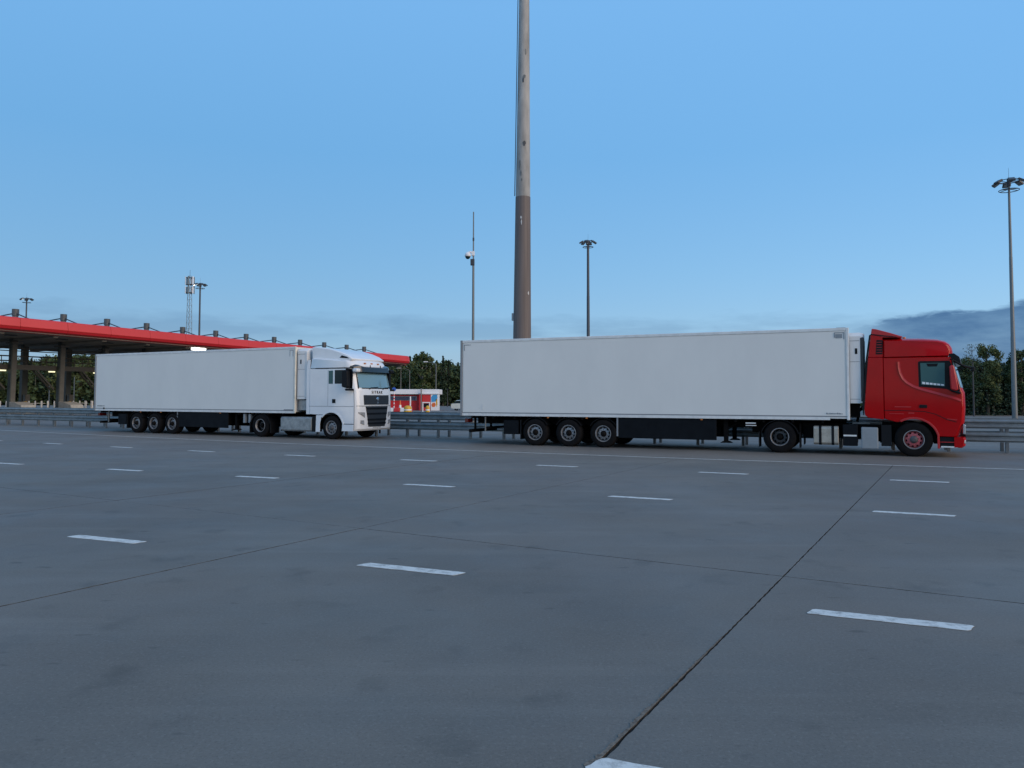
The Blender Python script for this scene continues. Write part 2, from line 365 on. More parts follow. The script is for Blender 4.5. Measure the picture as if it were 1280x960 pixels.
# crumbled edge beside the near end of the long joint: a ragged skin of dirty mortar
crumb = random.Random(9); lft, rgt = [], []; K = 130; wv = 0.0
for k in range(K + 1):
    mm = 5.8 - 3.6 * k / K; wd = 0.004 + 0.055 * min(1.0, (5.8 - mm) / 2.4); wv = 0.6 * wv + 0.4 * crumb.uniform(-1, 1)
    lft.append(from_nm(-1.5535 - max(0.003, wd * (0.55 + 0.45 * wv) * crumb.uniform(0.55, 1.1)), mm)); rgt.append(from_nm(-1.5535 + crumb.uniform(-0.001, 0.001), mm))
MB().prism_z(lft + rgt[::-1], 0.0016, 0.003).build('crumbled_edge', M_CRUMB, road, fix=False)
# carriageway past the edge line, under the trucks and out to the toll plaza
cw = [(x + AY.x * 0.012, y + AY.y * 0.012) for x, y in EDGE]
cw2 = [(95, 40), (150, 168), (-170, 168), (-170, 110)]
o = MB().prism_z(cw + cw2, -0.05, 0.0).build('carriageway', M_ASPH, fix=False); tag(o, kind='structure')

def dash(x, y, ang, length, width, z=0.004, ragged=0.012, m=M_PAINT, name='lane_dash'):
    ca, sa = math.cos(ang), math.sin(ang); pts = []; k = 16; sk = rnd.uniform(0.015, 0.035); c_ = 0.018
    l2, w2 = length / 2, width / 2; j = lambda: rnd.uniform(-ragged, ragged) * 0.4
    for i in range(k + 1): pts.append((-l2 + c_ + (length - 2 * c_) * i / k - sk, -w2 + j()))
    for q in (0.12, 0.35, 0.65, 0.88): pts.append((l2 - sk + 2 * sk * q + j(), -w2 + width * q))
    for i in range(k + 1): pts.append((l2 - c_ - (length - 2 * c_) * i / k + sk, w2 + j()))
    for q in (0.88, 0.65, 0.35, 0.12): pts.append((-l2 - sk + 2 * sk * q + j(), -w2 + width * q))
    MB().prism_z([(x + ca * a - sa * b, y + sa * a + ca * b) for a, b in pts], 0.0016, z).build(name, m, road, fix=False)
RA = [(-17.51, 29.36), (-13.85, 27.31), (-10.23, 25.35), (-6.47, 23.51), (-2.64, 21.78), (1.17, 20.06), (4.99, 18.22), (8.73, 16.53)]
RB = [(-13.42, 20.52), (-9.43, 18.77), (-5.66, 17.13), (-1.67, 15.56), (2.27, 13.69), (6.18, 11.89)]
RC = [(-5.06, 9.65), (-1.05, 8.01), (3.015, 6.225)]
def extend(r, nl, nr):
    dl = (r[0][0] - r[1][0], r[0][1] - r[1][1]); dr = (r[-1][0] - r[-2][0], r[-1][1] - r[-2][1])
    return [(r[0][0] + dl[0] * k, r[0][1] + dl[1] * k * 1.03) for k in range(nl, 0, -1)] + r + [(r[-1][0] + dr[0] * k, r[-1][1] + dr[1] * k) for k in range(1, nr + 1)]
for row, nl, nr, ln in ((RA, 6, 3, 1.12), (RB, 4, 3, 1.12), (RC, 3, 2, 1.17)):
    q = extend(row, nl, nr)
    for i, (x, y) in enumerate(q):
        a, b = q[max(0, i - 1)], q[min(len(q) - 1, i + 1)]
        dash(x, y, math.atan2(b[1] - a[1], b[0] - a[0]), ln, 0.155 if row is not RC else 0.165)
dash(0.93, 3.57, R(-23.2), 1.16, 0.15)
# edge line, in lengths, broken by a worn spot
e = EDGE; npieces = 0
for (a, b) in zip(e[1:-1], e[2:]):
    va, vb = Vector(a), Vector(b); d = (vb - va).normalized(); nrm = Vector((-d.y, d.x)) * 0.065; off = -AY * 0.09
    P = [va + off - nrm, vb + off - nrm, vb + off + nrm, va + off + nrm]
    MB().prism_z([(p.x, p.y) for p in P], 0.0016, 0.004).build('edge_line', M_PAINT2, road, fix=False)
# dark stains on the slab: tar patch and footprint-like scuffs stay in the paving material

# ------------------------------------------------------------------ guardrails
WB = [(0, 0), (0.0, 0.02), (-0.055, 0.055), (-0.055, 0.10), (0.0, 0.145), (0.0, 0.175), (-0.055, 0.215), (-0.055, 0.26), (0.0, 0.30), (0.0, 0.325)]
def guardrail(off, label, flip):
    line = [(-62.0, 66.2), (-45.0, 56.2), (-32.3, 49.05), (-24.9, 45.15), (-14.0, 39.3), (-4.75, 34.62), (4.0, 30.5), (16.1, 25.0), (34.0, 17.2)]
    pts = []
    for a, b in zip(line[:-1], line[1:]):
        a, b = Vector(a), Vector(b); k = max(1, round((b - a).length / 1.6)); pts += [a + (b - a) * i / k for i in range(k)]
    pts.append(Vector(line[-1]))
    root = empty('guardrail', (pts[0].x, pts[0].y, 0)); tag(root, label, 'guardrail', 'double guardrail along the carriageway')
    shift = lambda p, d: p + Vector((-d.y, d.x)) * off
    dirs = [(pts[min(i + 1, len(pts) - 1)] - pts[max(0, i - 1)]).normalized() for i in range(len(pts))]
    q = [shift(p, d) for p, d in zip(pts, dirs)]
    s = -1 if flip else 1
    base = Vector((pts[0].x, pts[0].y))
    pm = MB().box(-0.05, 0.05, 0.03 * s, 0.15 * s, -0.02, 1.06).build('post', M_GALVP, root, bevel=0.008)
    sp = MB().box(-0.035, 0.035, 0.001 * s, 0.029 * s, 0.40, 0.62).build('spacer', M_GALVP, root)
    sp2 = MB().box(-0.035, 0.035, 0.001 * s, 0.029 * s, 0.80, 1.05).build('spacer', M_GALVP, root)
    for i in range(len(q)):
        rz = math.atan2(dirs[i].y, dirs[i].x); loc = (q[i].x - base.x, q[i].y - base.y, 0)
        for src, nm in ((pm, 'post'), (sp, 'spacer'), (sp2, 'spacer')):
            if i == 0: src.location = loc; src.rotation_euler = (0, 0, rz)
            else: share(src, nm, root, loc, rz)
    # beams in lengths of three bays
    for z0, nm in ((0.345, 'lower_beam'), (0.785, 'upper_beam')):
        for i in range(0, len(q) - 1, 3):
            sub = q[i:i + 4]; dd = dirs[i:i + 4]; V = []; F = []
            lap = 0.0015 * ((i // 3) % 2)
            for p, d in zip(sub, dd):
                nr = Vector((-d.y, d.x))
                for (yy, zz) in WB + [(yy + 0.006, zz) for yy, zz in WB[::-1]]:
                    w = p + nr * ((yy - lap) * s) - base; V.append((w.x, w.y, z0 + zz))
            n = 2 * len(WB)
            for j in range(len(sub) - 1):
                F += [(j * n + k, j * n + (k + 1) % n, (j + 1) * n + (k + 1) % n, (j + 1) * n + k) for k in range(n)]
            F += [tuple(range(n)), tuple(range((len(sub) - 1) * n, len(sub) * n))]
            MB().add(V, F).build(nm, M_GALV, root, smooth=50)
    return root
guardrail(0.0, 'galvanised double-beam guardrail nearest to the lorries, behind both of them', False)
guardrail(1.15, 'galvanised double-beam guardrail on the far side, behind the first rail', True)

# ------------------------------------------------------------------ trucks
def wheel(root, x, y, side, style, r=0.5, w=0.33, n=36):
    """side -1 near (right) side, +1 far side; outward is side*y"""
    wr = empty('wheel', (x, y, 0)); wr.parent = root
    s = side
    h = w / 2
    prof = [(0.285, -h + 0.03), (0.30, -h + 0.005), (0.36, -h - 0.006), (0.43, -h), (0.475, -h + 0.018), (0.494, -h + 0.045), (0.5, -h + 0.08),
            (0.5, -0.055), (0.490, -0.05), (0.490, -0.035), (0.5, -0.03), (0.5, 0.03), (0.490, 0.035), (0.490, 0.05), (0.5, 0.055),
            (0.5, h - 0.08), (0.494, h - 0.045), (0.475, h - 0.018), (0.43, h), (0.36, h + 0.006), (0.30, h - 0.005), (0.285, h - 0.03)]
    prof = [(a if a <= 0.30 else 0.30 + (a - 0.30) * (r - 0.30) / 0.20, b) for a, b in prof]
    c = (0, 0, r - 0.004)
    MB().lathe(prof, n, 'y', c, close=True).build('tyre', M_TYRE, wr, smooth=35)
    # rim
    steel = {'red': M_REDW, 'silver': M_STEEL, 'dirty': M_STEEL, 'dual': M_STEEL}[style]
    out = lambda v: s * v
    rim = MB().lathe([(0.29, out(h - 0.03)), (0.292, out(h + 0.004)), (0.275, out(h + 0.006)), (0.262, out(h - 0.02)), (0.255, out(h - 0.08))], n, 'y', c)
    rim.build('rim', M_STEEL if style != 'dirty' else M_STEEL, wr, smooth=40)
    d = {'red': 0.0, 'silver': 0.0, 'dirty': -0.02, 'dual': -0.13}[style]
    disc = MB()
    rs = [(0.258, h - 0.10 + d), (0.225, h - 0.065 + d), (0.185, h - 0.045 + d), (0.15, h - 0.035 + d), (0.115, h - 0.03 + d)]
    V = []; N = 40
    for i in range(N):
        t = 2 * math.pi * i / N
        for rr, hh in rs: V.append((rr * math.cos(t), out(hh), rr * math.sin(t) + c[2]))
    F = []
    for i in range(N):
        j = (i + 1) % N
        for q in range(4):
            if q == 1 and i % 4 in (0, 1): continue
            F.append((i * 5 + q, j * 5 + q, j * 5 + q + 1, i * 5 + q + 1))
    disc.add(V, F)
    disc.build('wheel_disc', steel if style in ('red', 'silver', 'dirty') else M_DSTEEL, wr, smooth=40)
    MB().lathe([(0.27, out(h - 0.16 + d)), (0.0, out(h - 0.16 + d))], 20, 'y', c).build('brake_drum', M_CHAS, wr)
    hubm = {'red': M_DSTEEL, 'silver': M_DSTEEL, 'dirty': M_CHAS, 'dual': M_CHAS}[style]
    hh = 0.03 if style in ('red', 'silver') else 0.09
    MB().lathe([(0.115, out(h - 0.03 + d)), (0.105, out(h - 0.01 + d)), (0.075, out(h + hh - 0.02 + d)), (0.055, out(h + hh + d)), (0.0, out(h + hh + d + 0.005))], 24, 'y', c).build('hub', hubm, wr, smooth=40)
    nuts = MB()
    for i in range(10):
        t = 2 * math.pi * (i + 0.5) / 10; a = (0.152 * math.cos(t), out(h - 0.036 + d), 0.152 * math.sin(t) + c[2])
        nuts.tube(a, (a[0], out(h - 0.005 + d), a[2]), 0.014, 0.012, 6)
    nuts.build('wheel_nuts', M_DSTEEL if style != 'red' else M_REDW, wr)
    return wr

HW = 1.275
def trailer(root, red):
    L = 13.81; zb, zt = 1.105, 4.0
    box = MB().box(0.06, L - 0.06, -HW + 0.012, HW - 0.012, zb + 0.03, zt - 0.02).build('trailer_box', M_WPANEL, root)
    for s in (-1, 1):
        y = s * (HW - 0.002)
        # side panel skins meet at fine vertical joints
        xs = [0.1, L - 0.1]
        MB().box(xs[0], xs[1], min(s * (HW - 0.012), y), max(s * (HW - 0.012), y), zb + 0.115, zt - 0.10).build('side_panel', M_WPANEL, box)
        MB().box(0.05, L - 0.55 if red else L - 0.05, min(y, s * (HW - 0.05)), max(y, s * (HW + 0.014)), zb - 0.02, zb + 0.075).build('bottom_rail', M_WRAIL, box, bevel=0.006)
        MB().box(0.05, L - 0.05, min(y, s * (HW - 0.01)), max(y, s * (HW + 0.0015)), zb + 0.0765, zb + 0.113).build('seal_strip', M_SEAL, box)
        MB().box(0.05, L - 0.05, min(s * (HW - 0.05), s * (HW + 0.012)), max(s * (HW - 0.05), s * (HW + 0.012)), zt - 0.095, zt + 0.005).build('top_rail', M_WRAIL, box, bevel=0.012)
        MB().box(L - 0.055, L + 0.03, min(s * (HW - 0.06), s * (HW + 0.016)), max(s * (HW - 0.06), s * (HW + 0.016)), zb - 0.02, zt + 0.008).build('corner_post', M_WPOST if not red else M_WRAIL, box, bevel=0.015)
        MB().box(-0.04, 0.055, min(s * (HW - 0.08), s * (HW + 0.014)), max(s * (HW - 0.08), s * (HW + 0.014)), zb - 0.03, zt + 0.006).build('rear_frame_post', M_SEAL, box, bevel=0.01)
    MB().box(-0.045, 0.05, -HW + 0.08, HW - 0.08, zt - 0.12, zt + 0.002).build('rear_header', M_SEAL, box)
    for s in (-1, 1):
        d = MB().box(-0.035, 0.02, min(s * 0.01, s * 1.18), max(s * 0.01, s * 1.18), zb + 0.05, zt - 0.13).build('rear_door', M_WPANEL, box, bevel=0.01)
        for yy in (0.25, 0.85):
            MB().tube((-0.06, s * yy, zb + 0.1), (-0.06, s * yy, zt - 0.18), 0.016, n=6).build('lock_rod', M_GALV, box)
    MB().box(0.05, L - 0.05, -HW + 0.05, HW - 0.05, zt - 0.018, zt - 0.004).build('roof', M_WPANEL, box)
    # marks on the side: vent plate and small lettering block
    y0, y1 = -HW - 0.008, -HW - 0.001
    if red:
        MB().box(L - 0.33, L - 0.06, -HW - 0.006, -HW + 0.04, zt - 0.055, zt + 0.014).build('corner_cap', M_SEAL, box)
        p = MB()
        p.box(L - 0.40, L - 0.10, y0, y1, zt - 0.16, zt - 0.135).box(L - 0.125, L - 0.10, y0, y1, zt - 0.36, zt - 0.16)
        p.box(L - 0.36, L - 0.16, y0, y1, zt - 0.32, zt - 0.19).box(L - 0.40, L - 0.37, y0, y1, zt - 0.30, zt - 0.16)
        p.build('vent_plate', M_GBOX, box)
        q = MB().box(0.12, 0.42, y0, y1, zt - 0.185, zt - 0.165).box(0.12, 0.145, y0, y1, zt - 0.40, zt - 0.185); q.build('corner_mark', M_SEAL, box)
        t = MB(); rr = random.Random(2)
        for k in range(11): t.box(L - 0.66 + 0.045 * k, L - 0.66 + 0.045 * k + rr.uniform(0.02, 0.036), y0, y1, zb + 0.165, zb + 0.165 + rr.uniform(0.03, 0.05))
        t.build('maker_mark', M_SEAL, box)
        MB().box(0.9, 0.945, y0, y1, zb + 0.22, zb + 0.42).build('scuff_patch', M_WRAIL, box)
    else:
        t = MB(); rr = random.Random(3)
        for k in range(8): t.box(0.22 + 0.075 * k, 0.22 + 0.075 * k + rr.uniform(0.03, 0.06), y0, y1, zb + 0.20, zb + 0.25)
        t.build('maker_mark', M_SEAL, box)
        MB().tube((0.78, -HW - 0.03, zb + 0.10), (0.78, -HW + 0.01, zb + 0.10), 0.045, n=10).build('side_lamp', M_BLK, box)
        p = MB().box(L - 0.32, L - 0.30, y0, y1, zt - 0.42, zt - 0.14).box(L - 0.30, L - 0.12, y0, y1, zt - 0.16, zt - 0.14).box(L - 0.14, L - 0.12, y0, y1, zt - 0.42, zt - 0.16); p.build('vent_plate', M_GBOX, box)
        MB().box(L - 0.62, L - 0.05, -HW - 0.01, -HW + 0.05, zb + 0.11, zb + 0.15).build('tie_bracket', M_SEAL, box)
    # refrigeration unit on the front wall
    ru = empty('refrigeration_unit', (0, 0, 0)); ru.parent = root
    x0 = L + 0.04; x1 = (14.29 if red else 14.42); ht = 3.85 if red else 3.93; hb = 1.62 if red else 1.70
    prof = [(-1.17, hb), (1.17, hb), (1.17, ht - 0.12), (1.05, ht), (-1.05, ht), (-1.17, ht - 0.12)]
    n = len(prof); V = []
    for x, k in ((x0, 1.0), (x1 - 0.16, 1.0), (x1 - 0.05, 0.965), (x1, 0.90)):
        for yy, zz in prof: V.append((x, yy * k, (zz - 2.75) * (1 - (1 - k) * 0.45) + 2.75))
    F = [tuple(range(n)), tuple(range(3 * n, 4 * n))]
    for j in range(3): F += [(j * n + k, j * n + (k + 1) % n, (j + 1) * n + (k + 1) % n, (j + 1) * n + k) for k in range(n)]
    MB().add(V, F).build('housing', M_REEF, ru, smooth=30)
    MB().box(x1 - 0.13, x1 - 0.012, -1.176, 1.176, hb + 0.06, ht - 0.16).build('front_band', M_GRILLE if red else M_REEF, ru, bevel=0.03)  # dark on the red lorry: shadow of the cab gap put into the colour
    for zz in (ht - 0.27, ht - 0.93, hb + 0.12): MB().box(x0 + 0.01, x1 - 0.15, -1.1735, -1.165, zz, zz + 0.016).build('panel_seam', M_SEAL, ru)
    MB().box(x1 - 0.02, x1 + 0.012, -0.75, 0.75, ht - 0.95, ht - 0.25).build('fan_grille', M_GRILLE, ru)
    MB().box(x0 + 0.16, x0 + 0.23, -1.178, -1.16, ht - 0.68, ht - 0.5).build('latch', M_BLK, ru)
    MB().box(x0, x0 + 0.28, -0.9, 0.9, 1.18, hb - 0.02).build('unit_bracket', M_CHAS, ru)
    # chassis
    ch = MB()
    for s in (-1, 1): ch.box(0.35, L - 0.1, s * 0.45 - 0.06, s * 0.45 + 0.06, 0.78, 1.08)
    for x in np.arange(0.4, L, 0.9): ch.box(x, x + 0.07, -1.2, 1.2, 0.98, 1.082)
    ch.box(0.02, L - 0.02, -1.22, 1.22, 1.083, 1.13)
    ch.build('trailer_chassis', M_CHAS, root)
    for s in (-1, 1):
        y0, y1 = sorted((s * 1.20, s * 1.235))
        MB().box(6.30, 9.72, y0, y1, 0.36, 1.07).build('side_skirt', M_SKIRT, root, bevel=0.02)
        MB().box(6.24, 6.298, y0, y1, 0.42, 1.08).build('skirt_edge', M_SEAL, root)
        # mudguards over the three axles
        for x in AXLES[0:3]:
            P = [(x + 0.57 * math.cos(R(a)), 0.5 + 0.56 * math.sin(R(a))) for a in range(30, 151, 15)]
            P += [(x + 0.555 * math.cos(R(a)), 0.5 + 0.545 * math.sin(R(a))) for a in range(150, 29, -15)]
            a0, a1 = sorted((s * 0.86, s * 1.26)); MB().prism_y(P, a0, a1).build('mudguard', M_BLK, root)
        # landing leg
        lg = MB().box(9.92, 10.06, s * 0.95 - 0.07, s * 0.95 + 0.07, 0.30, 1.08)
        lg.prism_y([(9.80, 0.27), (10.20, 0.27), (10.10, 0.33), (9.90, 0.33)], s * 0.95 - 0.12, s * 0.95 + 0.12)
        lg.tube((10.02, s * 0.95, 0.70), (10.45, s * 0.55, 1.05), 0.03, n=6)
        lg.build('landing_leg', M_CHAS, root)
    MB().box(6.5, 9.5, -1.05, 1.05, 0.50, 0.98).build('pallet_box', M_CHAS, root)
    MB().box(0.28, 0.40, -1.15, 1.15, 0.44, 0.56).build('underrun_bar', M_CHAS, root, bevel=0.01)
    for s in (-1, 1):
        MB().box(0.10, 0.24, s * 0.95 - 0.2, s * 0.95 + 0.2, 0.82, 0.97).build('tail_lamp', M_REDREF, root, bevel=0.01)
        MB().box(0.30, 0.36, s * 0.7 - 0.04, s * 0.7 + 0.04, 0.44, 1.0).build('underrun_arm', M_CHAS, root)
        MB().box(2.48, 2.52, s * 1.0 - 0.2, s * 1.0 + 0.2, 0.22, 0.95).build('mud_flap', M_BLK, root)
        MB().box(1.78, 2.40, s * 0.98 - 0.20, s * 0.98 + 0.22, 0.40, 0.93).build('tool_box', M_SKIRT, root, bevel=0.02)
    MB().tube((1.05, -1.10, 0.62), (1.05, 1.10, 0.62), 0.05, n=8).build('bumper_tube', M_CHAS, root)
    MB().tube((1.0, -1.16, 0.5), (1.0, -1.16, 1.05), 0.03, n=6).build('hanger', M_GALVP, root)
    for x in (3.6, 5.1, 9.2): MB().box(x, x + 0.07, -HW - 0.006, -HW + 0.01, 1.03, 1.07).build('side_marker', M_AMBER, root)
    for i in range(3):
        x = AXLES[i]
        MB().tube((x, -1.0, 0.496), (x, 1.0, 0.496), 0.07, n=10).build('axle', M_CHAS, root)
        for s in (-1, 1): wheel(root, x, s * 1.075, s, 'dirty', w=0.36)

def tractor_chassis(root, xd, xf, front):
    ch = MB()
    for s in (-1, 1): ch.box(xd - 0.95, front, s * 0.42 - 0.05, s * 0.42 + 0.05, 0.62, 0.90)
    ch.box(xd - 0.5, xd + 0.6, -0.55, 0.55, 0.88, 1.08)
    ch.box(xf - 1.2, xf + 1.0, -0.8, 0.8, 0.42, 1.0)
    ch.box(xd + 0.7, xf - 0.6, -0.75, 0.75, 0.5, 0.95)
    ch.build('tractor_chassis', M_CHAS, root)
    for x in (xd, xf): MB().tube((x, -1.0, 0.496), (x, 1.0, 0.496), 0.08, n=10).build('axle', M_CHAS, root)
    for s in (-1, 1):
        wheel(root, xd, s * 1.09, s, 'dual', r=0.52, w=0.28)
        wi = MB().lathe([(0.29, -0.13), (0.44, -0.14), (0.498, -0.10), (0.498, 0.10), (0.44, 0.14), (0.29, 0.13)], 28, 'y', (xd, s * 0.76, 0.496), close=True); wi.build('inner_tyre', M_TYRE, root, smooth=35)
        P = [(xd + 0.60 * math.cos(R(a)), 0.5 + 0.58 * math.sin(R(a))) for a in range(12, 169, 12)]
        P += [(xd + 0.58 * math.cos(R(a)), 0.5 + 0.56 * math.sin(R(a))) for a in range(168, 11, -12)]
        a0, a1 = sorted((s * 0.66, s * 1.25)); MB().prism_y(P, a0, a1).build('fender', M_BLK, root)
        for dx in (-0.64, 0.62): MB().box(xd + dx - 0.015, xd + dx + 0.015, s * 0.97 - 0.26, s * 0.97 + 0.26, 0.18, 0.68).build('mud_flap', M_BLK, root)

# lofted cab shells -------------------------------------------------
def smooth01(t): t = max(0.0, min(1.0, t)); return t * t * (3 - 2 * t)
YL = [-1.0, -0.985, -0.955, -0.90, -0.80, -0.6, -0.3, 0.0, 0.3, 0.6, 0.80, 0.90, 0.955, 0.985, 1.0]
class Shell:
    def __init__(s, hw, x_front, bow, corner, edge=0.05, top=None, roof_r=0.0):
        s.hw, s.xf, s.bow, s.corner, s.edge, s.top, s.rr = hw, x_front, bow, corner, edge, top, roof_r
    def fx(s, t):                                   # how far the front is set back at lateral position t
        a = abs(t); return s.bow * a * a + s.corner * max(0.0, (a - 0.70) / 0.30) ** 2.2
    def point(s, x, z, t, prof_c):
        f = smooth01((x - (s.xf - 0.75)) / 0.55)
        nx = x - f * s.fx(t)
        a = abs(t); e = 0.0
        if a > 0.95: e = s.edge * ((a - 0.95) / 0.05) ** 2
        cx, cz = prof_c
        if s.top is not None:
            w = smooth01((z - (s.top - 0.45)) / 0.45); z = z - w * s.rr * max(0.0, (a - 0.55) / 0.45) ** 2
        d = Vector((cx - x, cz - z)); L = d.length or 1
        nx += d.x / L * e; z += d.y / L * e
        return (nx, t * s.hw, z)
    def build(s, name, prof, m, parent, t0=-1.0, t1=1.0, smooth=32):
        cx = sum(p[0] for p in prof) / len(prof); cz = sum(p[1] for p in prof) / len(prof)
        n = len(prof); V = []; ts = [t for t in YL if t0 <= t <= t1]
        for t in ts: V += [s.point(x, z, t, (cx, cz)) for x, z in prof]
        F = [tuple(range(n)), tuple(range((len(ts) - 1) * n, len(ts) * n))]
        for j in range(len(ts) - 1): F += [(j * n + k, j * n + (k + 1) % n, (j + 1) * n + (k + 1) % n, (j + 1) * n + k) for k in range(n)]
        return MB().add(V, F).build(name, m, parent, smooth=smooth)
def front_patch(sh, front_x, quad, off, m, name, parent, nu=8, nv=3, thick=0.03, bevel=0.0):
    """quad: 4 (y,z) corners bl, br, tr, tl laid on the bowed front; front_x(z) is the centre-line face"""
    V = []; 
    for lay in (0, 1):
        for j in range(nv + 1):
            for i in range(nu + 1):
                u, v = i / nu, j / nv
                y = (quad[0][0] * (1 - u) + quad[1][0] * u) * (1 - v) + (quad[3][0] * (1 - u) + quad[2][0] * u) * v
                z = (quad[0][1] * (1 - u) + quad[1][1] * u) * (1 - v) + (quad[3][1] * (1 - u) + quad[2][1] * u) * v
                V.append((front_x(z) - sh.fx(y / sh.hw) + off - thick * lay, y, z))
    W = nu + 1; B = W * (nv + 1); F = []
    for j in range(nv):
        for i in range(nu):
            a = j * W + i; F += [(a, a + 1, a + W + 1, a + W), (B + a, B + a + W, B + a + W + 1, B + a + 1)]
    for i in range(nu): F += [(i, B + i, B + i + 1, i + 1), (nv * W + i, nv * W + i + 1, B + nv * W + i + 1, B + nv * W + i)]
    for j in range(nv): F += [(j * W, (j + 1) * W, B + (j + 1) * W, B + j * W), (j * W + nu, B + j * W + nu, B + (j + 1) * W + nu, (j + 1) * W + nu)]
    return MB().add(V, F).build(name, m, parent, smooth=35, bevel=bevel)
def arc(cx, cz, r, a0, a1, n=10): return [(cx + r * math.cos(R(a0 + (a1 - a0) * i / n)), cz + r * math.sin(R(a0 + (a1 - a0) * i / n))) for i in range(n + 1)]
def plate(name, poly, y, th, m, parent, bevel=0.0, smooth=None):      # outline (x,z) on the near side, standing th proud of y
    return MB().prism_y(poly, y - th, y + 0.004).build(name, m, parent, bevel=bevel, smooth=smooth)
def mirror_side(fn):
    for s in (-1, 1): fn(s)
def seam(name, pts, y, parent, w=0.012, m=None):
    mb = MB()
    for (a, b) in zip(pts[:-1], pts[1:]):
        d = Vector((b[0] - a[0], b[1] - a[1])).normalized(); n = Vector((-d.y, d.x)) * w / 2
        mb.prism_y([(a[0] - n.x, a[1] - n.y), (b[0] - n.x, b[1] - n.y), (b[0] + n.x, b[1] + n.y), (a[0] + n.x, a[1] + n.y)], y - 0.003, y + 0.01)
    return mb.build(name, m or M_BLK, parent)

# ---- the red truck
YAW_R = R(-24.52)
def place(x0, y0, yaw, name):
    left = Vector((-math.sin(yaw), math.cos(yaw))); return empty(name, (x0 + left.x * HW, y0 + left.y * HW, 0), yaw)
red = place(-1.976, 29.87, YAW_R, 'semi_truck')
tag(red, 'red cab articulated lorry with long white refrigerated trailer, parked by the guardrail', 'truck', 'parked articulated lorries')
XD, XF = 11.73, 15.607
AXLES = [3.105, 4.427, 5.747]
trailer(red, True)
tractor_chassis(red, XD, XF, 16.7)
wheel(red, XF, -1.09, -1, 'red', r=0.525, w=0.30); wheel(red, XF, 1.09, 1, 'red', r=0.525, w=0.30)
shR = Shell(1.25, 17.05, 0.05, 0.07, 0.03, 3.62, 0.10)
cab_prof = [(14.80, 1.15), (15.10, 1.05)] + arc(XF, 0.50, 0.665, 124, 20, 12)[0:] + [(16.262, 0.66), (16.262, 0.62), (16.80, 0.62), (16.86, 0.66), (16.95, 0.9), (17.02, 1.07), (17.05, 1.5), (17.04, 1.95), (17.00, 2.05), (16.93, 2.35), (16.83, 2.75), (16.745, 3.04), (14.80, 3.04)]
cabR = shR.build('cab', cab_prof, M_RED, red)
roof_prof = [(14.80, 3.045), (16.74, 3.045), (16.745, 3.18), (16.725, 3.32), (16.66, 3.44), (16.53, 3.54), (16.3, 3.60), (15.9, 3.635), (15.3, 3.655), (14.80, 3.66)]
shRr = Shell(1.253, 17.05, 0.05, 0.10, 0.05, 3.62, 0.10)
shRr.build('roof_fairing', roof_prof, M_RED, cabR)
bump_prof = [(16.27, 0.615), (16.27, 0.28), (16.40, 0.26), (16.95, 0.30), (17.03, 0.36), (17.05, 0.55), (17.03, 0.615)]
shRb = Shell(1.25, 17.05, 0.05, 0.06, 0.02)
shRb.build('bumper', [(16.765, 0.615), (16.765, 0.30), (16.95, 0.30), (17.03, 0.36), (17.05, 0.55), (17.03, 0.615)], M_RED, cabR)
